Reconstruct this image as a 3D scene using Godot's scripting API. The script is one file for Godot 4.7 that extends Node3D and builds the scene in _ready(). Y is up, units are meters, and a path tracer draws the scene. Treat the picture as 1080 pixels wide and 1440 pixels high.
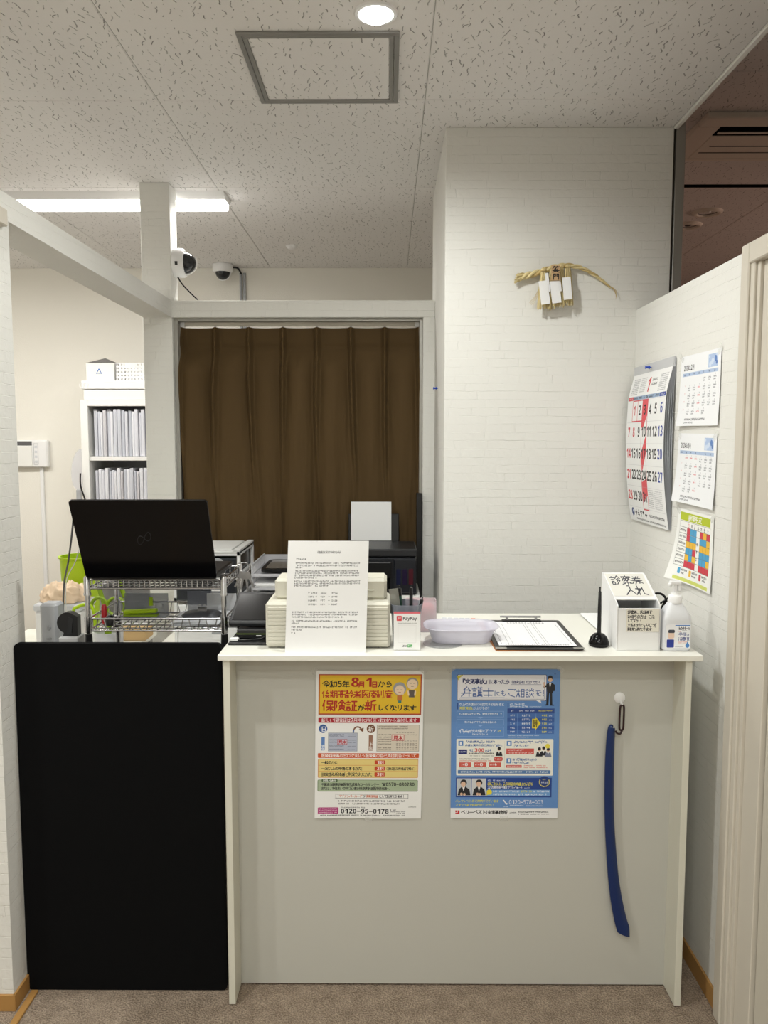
extends Node3D
# A clinic reception: white counter with posters, a black partition board, a staff room behind a brown curtain,
# a wall-papered pier with a straw festoon, a right-hand partition with calendars, a dark hall beyond.

const EYE := 1.555          # camera height
const CEIL := 2.673         # ceiling height of the clinic
const TOP := 0.994          # counter top
const HALL := 2.95          # hall ceiling

var M := {}
var taken := {}
var rng := RandomNumberGenerator.new()

func _ready():
	rng.seed = 4711
	set_view()
	make_materials()
	build_shell()
	build_ceiling()
	build_hall()
	build_ceiling_things()
	build_counter()
	build_staff_room()
	build_curtain()
	build_back_desk()
	build_rack()
	build_left_corner()
	build_counter_things()
	build_front_posters()
	build_wall_things()
	build_lamps()

# ------------------------------------------------------------------ camera, sky, light
func set_view():
	var cam := Camera3D.new()
	cam.name = "camera"
	cam.position = Vector3(0, EYE, 0)
	cam.rotation_degrees = Vector3(-5.045, 0.3085, 0)
	cam.fov = 65.939
	cam.near = 0.05
	cam.far = 60.0
	add_child(cam)
	var e := Environment.new()
	e.background_mode = Environment.BG_COLOR
	e.background_color = Color(0, 0, 0)
	e.tonemap_mode = Environment.TONE_MAPPER_LINEAR
	e.tonemap_exposure = 1.1
	e.sdfgi_enabled = true
	e.ssao_enabled = true
	e.ssil_enabled = true
	var w := WorldEnvironment.new()
	w.name = "environment"
	w.environment = e
	add_child(w)

const LAMP_COLOR := Color(0.99, 0.996, 0.978)
const TUBE_COLOR := Color(1.0, 0.99, 0.97)
const DOWNLIGHT_ENERGY := 1.42
const TUBE_ENERGY := 1.9

# ------------------------------------------------------------------ helpers: nodes
func numbered(called: String) -> String:
	var n = taken.get(called, 0)
	taken[called] = n + 1
	return called if n == 0 else "%s_%03d" % [called, n]

func meta(o: Node, label: String, category: String, group := ""):
	o.set_meta("label", label)
	o.set_meta("category", category)
	if group != "":
		o.set_meta("group", group)

func thing(called: String, label: String, category: String, at := Vector3.ZERO, turn := 0.0, group := "") -> Node3D:
	var o := Node3D.new()
	o.name = numbered(called)
	add_child(o)
	o.position = at
	o.rotation.y = turn
	meta(o, label, category, group)
	return o

func mesh_of(st: SurfaceTool) -> ArrayMesh:
	st.generate_normals()
	return st.commit()

func part(parent: Node, called: String, st: SurfaceTool, m: Material, at := Vector3.ZERO) -> MeshInstance3D:
	return part_mesh(parent, called, mesh_of(st), m, at)

func part_mesh(parent: Node, called: String, me: Mesh, m: Material, at := Vector3.ZERO) -> MeshInstance3D:
	var o := MeshInstance3D.new()
	o.name = called
	o.mesh = me
	o.material_override = m
	o.position = at
	parent.add_child(o, true)
	return o

func single(called: String, label: String, category: String, st: SurfaceTool, m: Material, at := Vector3.ZERO, turn := 0.0, group := "") -> MeshInstance3D:
	var o := part_mesh(self, numbered(called), mesh_of(st), m, at)
	o.rotation.y = turn
	meta(o, label, category, group)
	return o

func shell(called: String, st: SurfaceTool, m: Material, label := "") -> MeshInstance3D:
	var o := part_mesh(self, called, mesh_of(st), m)
	o.set_meta("kind", "structure")
	if label != "":
		o.set_meta("label", label)
	return o

# ------------------------------------------------------------------ helpers: shapes
func S(smooth := false) -> SurfaceTool:
	var st := SurfaceTool.new()
	st.begin(Mesh.PRIMITIVE_TRIANGLES)
	st.set_smooth_group(0 if smooth else -1)
	return st

func tri(st: SurfaceTool, a: Vector3, b: Vector3, c: Vector3):
	st.add_vertex(a); st.add_vertex(b); st.add_vertex(c)

# a convex face, wound so that it looks away from c (front faces run clockwise)
func face(st: SurfaceTool, p: Array, c: Vector3):
	var mid := Vector3.ZERO
	for q in p:
		mid += q
	mid /= p.size()
	var n: Vector3 = (p[1] - p[0]).cross(p[2] - p[0])
	var out := n.dot(mid - c) < 0.0
	for i in range(1, p.size() - 1):
		if out:
			tri(st, p[0], p[i], p[i + 1])
		else:
			tri(st, p[0], p[i + 1], p[i])

# box from lo to hi with chamfered edges
func bx(st: SurfaceTool, lo: Vector3, hi: Vector3, b := 0.0, xf := Transform3D()):
	var c := (lo + hi) / 2.0
	var h := ((hi - lo) / 2.0).abs()
	b = minf(b, 0.45 * minf(h.x, minf(h.y, h.z)))
	var cc := xf * c
	if b <= 0.0:
		for ax in 3:
			for s in [-1.0, 1.0]:
				var p := []
				for k in [[-1, -1], [1, -1], [1, 1], [-1, 1]]:
					var v := Vector3.ZERO
					v[ax] = s * h[ax]
					v[(ax + 1) % 3] = k[0] * h[(ax + 1) % 3]
					v[(ax + 2) % 3] = k[1] * h[(ax + 2) % 3]
					p.append(xf * (c + v))
				face(st, p, cc)
		return
	var g := h - Vector3(b, b, b)
	for ax in 3:
		var u := (ax + 1) % 3
		var w := (ax + 2) % 3
		for s in [-1.0, 1.0]:
			var p := []
			for k in [[-1, -1], [1, -1], [1, 1], [-1, 1]]:
				var v := Vector3.ZERO
				v[ax] = s * h[ax]; v[u] = k[0] * g[u]; v[w] = k[1] * g[w]
				p.append(xf * (c + v))
			face(st, p, cc)
		for su in [-1.0, 1.0]:
			for sw in [-1.0, 1.0]:
				var p := []
				for k in [[-1, 0], [1, 0], [1, 1], [-1, 1]]:
					var v := Vector3.ZERO
					v[ax] = k[0] * g[ax]
					v[u] = su * (h[u] if k[1] == 0 else g[u])
					v[w] = sw * (g[w] if k[1] == 0 else h[w])
					p.append(xf * (c + v))
				face(st, p, cc)
	for sx in [-1.0, 1.0]:
		for sy in [-1.0, 1.0]:
			for sz in [-1.0, 1.0]:
				face(st, [xf * (c + Vector3(sx * h.x, sy * g.y, sz * g.z)), xf * (c + Vector3(sx * g.x, sy * h.y, sz * g.z)), xf * (c + Vector3(sx * g.x, sy * g.y, sz * h.z))], cc)

func V(x: float, y: float, z: float) -> Vector3:
	return Vector3(x, y, z)

func box(lo: Vector3, hi: Vector3, b := 0.0) -> SurfaceTool:
	var st := S()
	bx(st, lo, hi, b)
	return st

# round tube along points
func tube(st: SurfaceTool, pts: Array, r: float, seg := 8, caps := true, r_end := -1.0):
	var n := pts.size()
	var rings := []
	var up := Vector3.UP
	for i in n:
		var t: Vector3
		if i == 0: t = pts[1] - pts[0]
		elif i == n - 1: t = pts[n - 1] - pts[n - 2]
		else: t = (pts[i + 1] - pts[i]).normalized() + (pts[i] - pts[i - 1]).normalized()
		t = t.normalized()
		if absf(t.dot(up)) > 0.95:
			up = Vector3.RIGHT if absf(t.x) < 0.8 else Vector3.BACK
		var a := t.cross(up).normalized()
		var b := a.cross(t).normalized()
		up = b
		var rr := r if r_end < 0.0 else lerpf(r, r_end, float(i) / (n - 1))
		var ring := []
		for k in seg:
			var ang := TAU * k / seg
			ring.append(pts[i] + (a * cos(ang) + b * sin(ang)) * rr)
		rings.append(ring)
	for i in n - 1:
		for k in seg:
			var k2 := (k + 1) % seg
			tri(st, rings[i][k], rings[i][k2], rings[i + 1][k2])
			tri(st, rings[i][k], rings[i + 1][k2], rings[i + 1][k])
	if caps:
		st.set_smooth_group(-1)
		for e in [0, n - 1]:
			for k in range(1, seg - 1):
				tri(st, rings[e][0], rings[e][k], rings[e][k + 1])
		st.set_smooth_group(0)

func smooth_path(pts: Array, steps := 6) -> Array:
	var c := Curve3D.new()
	for i in pts.size():
		var a: Vector3 = pts[maxi(i - 1, 0)]
		var b: Vector3 = pts[mini(i + 1, pts.size() - 1)]
		var t := (b - a) / 6.0
		c.add_point(pts[i], -t, t)
	var out := []
	for i in pts.size() - 1:
		for k in steps:
			out.append(c.sample(i, float(k) / steps))
	out.append(pts[-1])
	return out

# lathe about y: profile of Vector2(radius, height); ex, ez squeeze it
func lathe(st: SurfaceTool, prof: Array, seg := 24, at := Vector3.ZERO, bas := Basis(), power := 2.0, ex := 1.0, ez := 1.0):
	var rings := []
	for p in prof:
		var ring := []
		for k in seg:
			var a := TAU * k / seg
			var cx := signf(cos(a)) * pow(absf(cos(a)), 2.0 / power)
			var cz := signf(sin(a)) * pow(absf(sin(a)), 2.0 / power)
			ring.append(at + bas * Vector3(cx * p.x * ex, p.y, cz * p.x * ez))
		rings.append(ring)
	var group := 0
	for i in prof.size() - 1:
		# a sharp turn of the profile keeps its edge
		if i > 0 and absf((prof[i] - prof[i - 1]).angle_to(prof[i + 1] - prof[i])) > 0.75:
			group += 1
		st.set_smooth_group(group)
		for k in seg:
			var k2 := (k + 1) % seg
			if prof[i].x > 1e-6 and prof[i + 1].x > 1e-6:
				tri(st, rings[i][k], rings[i + 1][k], rings[i + 1][k2])
				tri(st, rings[i][k], rings[i + 1][k2], rings[i][k2])
			elif prof[i].x > 1e-6:
				tri(st, rings[i][k], rings[i + 1][k], rings[i][k2])
			else:
				tri(st, rings[i][k], rings[i + 1][k], rings[i + 1][k2])

# flat outline in the xy plane pushed from z0 to z1
func prism(st: SurfaceTool, outline: PackedVector2Array, z0: float, z1: float, xf := Transform3D()):
	var idx := Geometry2D.triangulate_polygon(outline)
	for z in [z0, z1]:
		for i in range(0, idx.size(), 3):
			var p := []
			for k in 3:
				var q := outline[idx[i + k]]
				p.append(xf * Vector3(q.x, q.y, z))
			var mid: Vector3 = (p[0] + p[1] + p[2]) / 3.0
			face(st, p, mid - xf.basis.z * (z - (z0 + z1) / 2.0))
	var cw := Geometry2D.is_polygon_clockwise(outline)
	for i in outline.size():
		var a := outline[i]
		var b := outline[(i + 1) % outline.size()]
		var n := Vector2(b.y - a.y, a.x - b.x) * (-1.0 if cw else 1.0)
		var m := (a + b) / 2.0 - n.normalized() * 0.001
		face(st, [xf * Vector3(a.x, a.y, z0), xf * Vector3(b.x, b.y, z0), xf * Vector3(b.x, b.y, z1), xf * Vector3(a.x, a.y, z1)], xf * Vector3(m.x, m.y, (z0 + z1) / 2.0))

func rounded(w: float, h: float, r: float, n := 4) -> PackedVector2Array:
	var p := PackedVector2Array()
	for q in [[1, 1, 0.0], [-1, 1, 0.5], [-1, -1, 1.0], [1, -1, 1.5]]:
		for k in n + 1:
			var a: float = PI * q[2] + PI / 2.0 * k / n
			p.append(Vector2(q[0] * (w / 2 - r) + r * cos(a), q[1] * (h / 2 - r) + r * sin(a)))
	return p

# a sheet: f(u, v) with u to the right and v downwards, carrying the whole texture
func sheet(st: SurfaceTool, nu: int, nv: int, f: Callable):
	for j in nv:
		for i in nu:
			var q := []
			for k in [[0, 0], [1, 0], [1, 1], [0, 1]]:
				var u := float(i + k[0]) / nu
				var v := float(j + k[1]) / nv
				q.append([Vector2(u, v), f.call(u, v)])
			for k in [0, 1, 2, 0, 2, 3]:
				st.set_uv(q[k][0])
				st.add_vertex(q[k][1])

func arc(c: Vector3, r: float, a0: float, a1: float, n: int, ux: Vector3, uy: Vector3) -> Array:
	var out := []
	for i in n + 1:
		var a := lerpf(a0, a1, float(i) / n)
		out.append(c + ux * (r * cos(a)) + uy * (r * sin(a)))
	return out

# ------------------------------------------------------------------ helpers: materials
func mat(color: Color, rough := 0.6, metal := 0.0, spec := 0.5) -> StandardMaterial3D:
	var m := StandardMaterial3D.new()
	m.albedo_color = color
	m.roughness = rough
	m.metallic = metal
	m.metallic_specular = spec
	return m

func rgb(r: int, g: int, b: int) -> Color:
	return Color8(r, g, b)

func clear_mat(color: Color, alpha: float, rough := 0.3) -> StandardMaterial3D:
	var m := mat(Color(color.r, color.g, color.b, alpha), rough)
	m.transparency = BaseMaterial3D.TRANSPARENCY_ALPHA
	return m

func print_mat(im: Image, rough := 0.6, coat := 0.0) -> StandardMaterial3D:
	var m := mat(Color(1, 1, 1), rough)
	m.albedo_texture = ImageTexture.create_from_image(im)
	m.texture_repeat = false
	if coat > 0.0:
		m.clearcoat_enabled = true
		m.clearcoat = coat
		m.clearcoat_roughness = 0.12
	return m

func glow(color: Color, energy: float) -> StandardMaterial3D:
	var m := mat(Color(0.9, 0.9, 0.9), 0.5)
	m.emission_enabled = true
	m.emission = color
	m.emission_energy_multiplier = energy
	return m

func noise_image(w: int, freq: float, octaves: int, sd: int) -> Image:
	var n := FastNoiseLite.new()
	n.seed = sd
	n.frequency = freq
	n.fractal_octaves = octaves
	return n.get_seamless_image(w, w)

func brick_relief() -> Image:
	# embossed wallpaper: thin irregular courses of 3 cm with a slight tooth; 0.9 m across
	var W := 1024
	var im := noise_image(W, 0.03, 4, 12)
	im.convert(Image.FORMAT_L8)
	var r := RandomNumberGenerator.new()
	r.seed = 77
	im.adjust_bcs(1.0, 0.34, 1.0)
	var rows := 30
	var rh := float(W) / rows
	for j in rows:
		var y := j * rh
		var x := 0
		var dy := 0.0
		var keep := 1.0
		while x < W:
			var len := r.randi_range(5, 16)
			dy = clampf(dy + r.randf_range(-0.9, 0.9), -2.2, 2.2)
			if r.randf() < 0.12:
				keep = r.randf_range(0.3, 1.0)
			var g := 0.5 - 0.36 * keep
			im.fill_rect(Rect2i(x, int(y + dy), len, 2), Color(g, g, g))
			im.fill_rect(Rect2i(x, int(y + dy) + 2, len, 1), Color(0.62, 0.62, 0.62))
			x += len
		x = r.randi_range(0, 90)
		while x < W:
			var g := r.randf_range(0.12, 0.42)
			var sx := x
			for k in 5:
				sx += r.randi_range(-1, 1)
				im.fill_rect(Rect2i(sx, int(y + k * rh / 5.0), 2, int(rh / 5.0) + 1), Color(g, g, g))
			x += r.randi_range(80, 190)
	return im

func carpet_images() -> Array:
	var W := 512
	var a := noise_image(W, 0.16, 3, 5)
	a.convert(Image.FORMAT_L8)
	var b := noise_image(W, 0.02, 2, 9)
	b.convert(Image.FORMAT_L8)
	var im := Image.create(W, W, false, Image.FORMAT_RGB8)
	var r := RandomNumberGenerator.new()
	r.seed = 3
	var dark := Color8(104, 90, 78)
	var light := Color8(196, 178, 158)
	for y in W:
		for x in W:
			var t := clampf(a.get_pixel(x, y).r * 0.75 + b.get_pixel(x, y).r * 0.25 + r.randf_range(-0.16, 0.16), 0.0, 1.0)
			im.set_pixel(x, y, dark.lerp(light, t))
	return [im, a]

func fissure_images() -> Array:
	# mineral board with worm-hole fissures, the shade in their depth put into the colour, 0.9 m across
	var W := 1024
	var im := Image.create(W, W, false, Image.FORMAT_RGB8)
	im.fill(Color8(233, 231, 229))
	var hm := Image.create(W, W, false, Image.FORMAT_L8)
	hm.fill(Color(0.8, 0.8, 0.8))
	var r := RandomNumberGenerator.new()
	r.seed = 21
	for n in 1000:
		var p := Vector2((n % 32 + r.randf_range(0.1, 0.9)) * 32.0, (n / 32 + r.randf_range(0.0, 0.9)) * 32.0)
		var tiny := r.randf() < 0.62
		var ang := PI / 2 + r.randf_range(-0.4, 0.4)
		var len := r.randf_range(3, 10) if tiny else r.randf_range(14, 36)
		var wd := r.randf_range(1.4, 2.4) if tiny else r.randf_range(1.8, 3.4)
		var hole_shade := r.randi_range(138, 186)
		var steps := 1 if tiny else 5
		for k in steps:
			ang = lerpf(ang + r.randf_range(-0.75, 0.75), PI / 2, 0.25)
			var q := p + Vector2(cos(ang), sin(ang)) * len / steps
			seg_on(im, p, q, wd, Color8(hole_shade, hole_shade - 2, hole_shade - 5))
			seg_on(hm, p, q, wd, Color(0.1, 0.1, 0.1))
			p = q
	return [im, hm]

func relief(m: StandardMaterial3D, tex: Texture2D, centimetres: float):
	m.heightmap_enabled = true
	m.heightmap_texture = tex
	m.heightmap_scale = centimetres

func world_map(m: StandardMaterial3D, metres: float):
	m.uv1_triplanar = true
	m.uv1_world_triplanar = true
	m.uv1_triplanar_sharpness = 8.0
	m.uv1_scale = Vector3.ONE / metres

func make_materials():
	var bricks := ImageTexture.create_from_image(brick_relief())
	var m := mat(rgb(229, 228, 223), 0.75, 0.0, 0.3)
	world_map(m, 0.9)
	relief(m, bricks, 0.24)
	M.paper_wall = m
	m = mat(rgb(238, 235, 226), 0.8, 0.0, 0.3)
	var plain := noise_image(512, 0.08, 3, 31)
	plain.convert(Image.FORMAT_L8)
	var plain_tex := ImageTexture.create_from_image(plain)
	world_map(m, 0.4)
	relief(m, plain_tex, 0.05)
	M.wall = m
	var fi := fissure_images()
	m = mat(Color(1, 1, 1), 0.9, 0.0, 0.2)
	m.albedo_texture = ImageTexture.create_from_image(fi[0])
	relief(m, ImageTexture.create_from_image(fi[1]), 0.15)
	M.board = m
	var ci := carpet_images()
	m = mat(Color(1, 1, 1), 1.0, 0.0, 0.1)
	m.albedo_texture = ImageTexture.create_from_image(ci[0])
	world_map(m, 0.55)
	relief(m, ImageTexture.create_from_image(ci[1]), 0.4)
	M.carpet = m
	M.hall_wall = mat(rgb(226, 222, 214), 0.9)
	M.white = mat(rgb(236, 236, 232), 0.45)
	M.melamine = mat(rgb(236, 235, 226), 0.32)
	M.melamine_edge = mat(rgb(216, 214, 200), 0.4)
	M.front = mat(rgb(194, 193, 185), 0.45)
	M.white_plastic = mat(rgb(238, 238, 238), 0.35)
	M.grey_plastic = mat(rgb(172, 174, 178), 0.45)
	M.dark_plastic = mat(rgb(30, 31, 34), 0.4)
	M.black_plastic = mat(rgb(16, 16, 18), 0.35)
	M.black_gloss = mat(rgb(10, 10, 12), 0.14, 0.0, 0.35)
	M.black_cloth = mat(rgb(15, 15, 16), 0.95, 0.0, 0.2)
	relief(M.black_cloth, plain_tex, 0.03)
	world_map(M.black_cloth, 0.06)
	M.chrome = mat(rgb(205, 205, 208), 0.2, 1.0)
	M.steel = mat(rgb(170, 170, 172), 0.35, 1.0)
	M.alu = mat(rgb(168, 166, 160), 0.45, 0.7)
	M.hatch_alu = mat(rgb(150, 149, 146), 0.5, 0.6)
	M.beige_machine = mat(rgb(212, 209, 195), 0.5)
	M.beige_door = mat(rgb(206, 199, 186), 0.5)
	M.door_leaf = mat(rgb(200, 194, 180), 0.5)
	M.base_wood = mat(rgb(176, 132, 74), 0.5)
	M.lime = mat(rgb(176, 208, 22), 0.4)
	M.lime_dark = mat(rgb(132, 160, 24), 0.45)
	M.peach = mat(rgb(240, 214, 184), 0.8)
	M.red = mat(rgb(190, 30, 40), 0.4)
	M.blue = mat(rgb(15, 42, 94), 0.28)
	M.blue_pin = mat(rgb(30, 70, 180), 0.3)
	M.paper = mat(rgb(240, 240, 240), 0.8)
	M.paper_grey = mat(rgb(214, 216, 220), 0.8)
	M.kraft = mat(rgb(196, 164, 116), 0.8)
	M.straw = mat(rgb(224, 207, 156), 0.8)
	M.straw_dark = mat(rgb(196, 172, 116), 0.8)
	M.frosted = clear_mat(Color(0.89, 0.89, 0.91), 0.55, 0.45)
	M.clear = clear_mat(Color(0.92, 0.93, 0.94), 0.16, 0.15)
	M.smoke_clear = clear_mat(Color(0.55, 0.57, 0.62), 0.55, 0.3)
	M.pink_clear = clear_mat(Color(0.92, 0.45, 0.5), 0.6, 0.35)
	M.dome = mat(rgb(34, 36, 40), 0.06)
	M.drawer = clear_mat(Color(0.2, 0.21, 0.23), 0.88, 0.25)
	M.tape = clear_mat(Color(0.92, 0.92, 0.9), 0.16, 0.3)
	var c := mat(rgb(86, 68, 43), 0.75, 0.0, 0.25)
	c.rim_enabled = true
	c.rim = 0.25
	c.rim_tint = 0.8
	relief(c, plain_tex, 0.02)
	c.uv1_scale = Vector3(14, 14, 14)
	M.curtain = c

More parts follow.
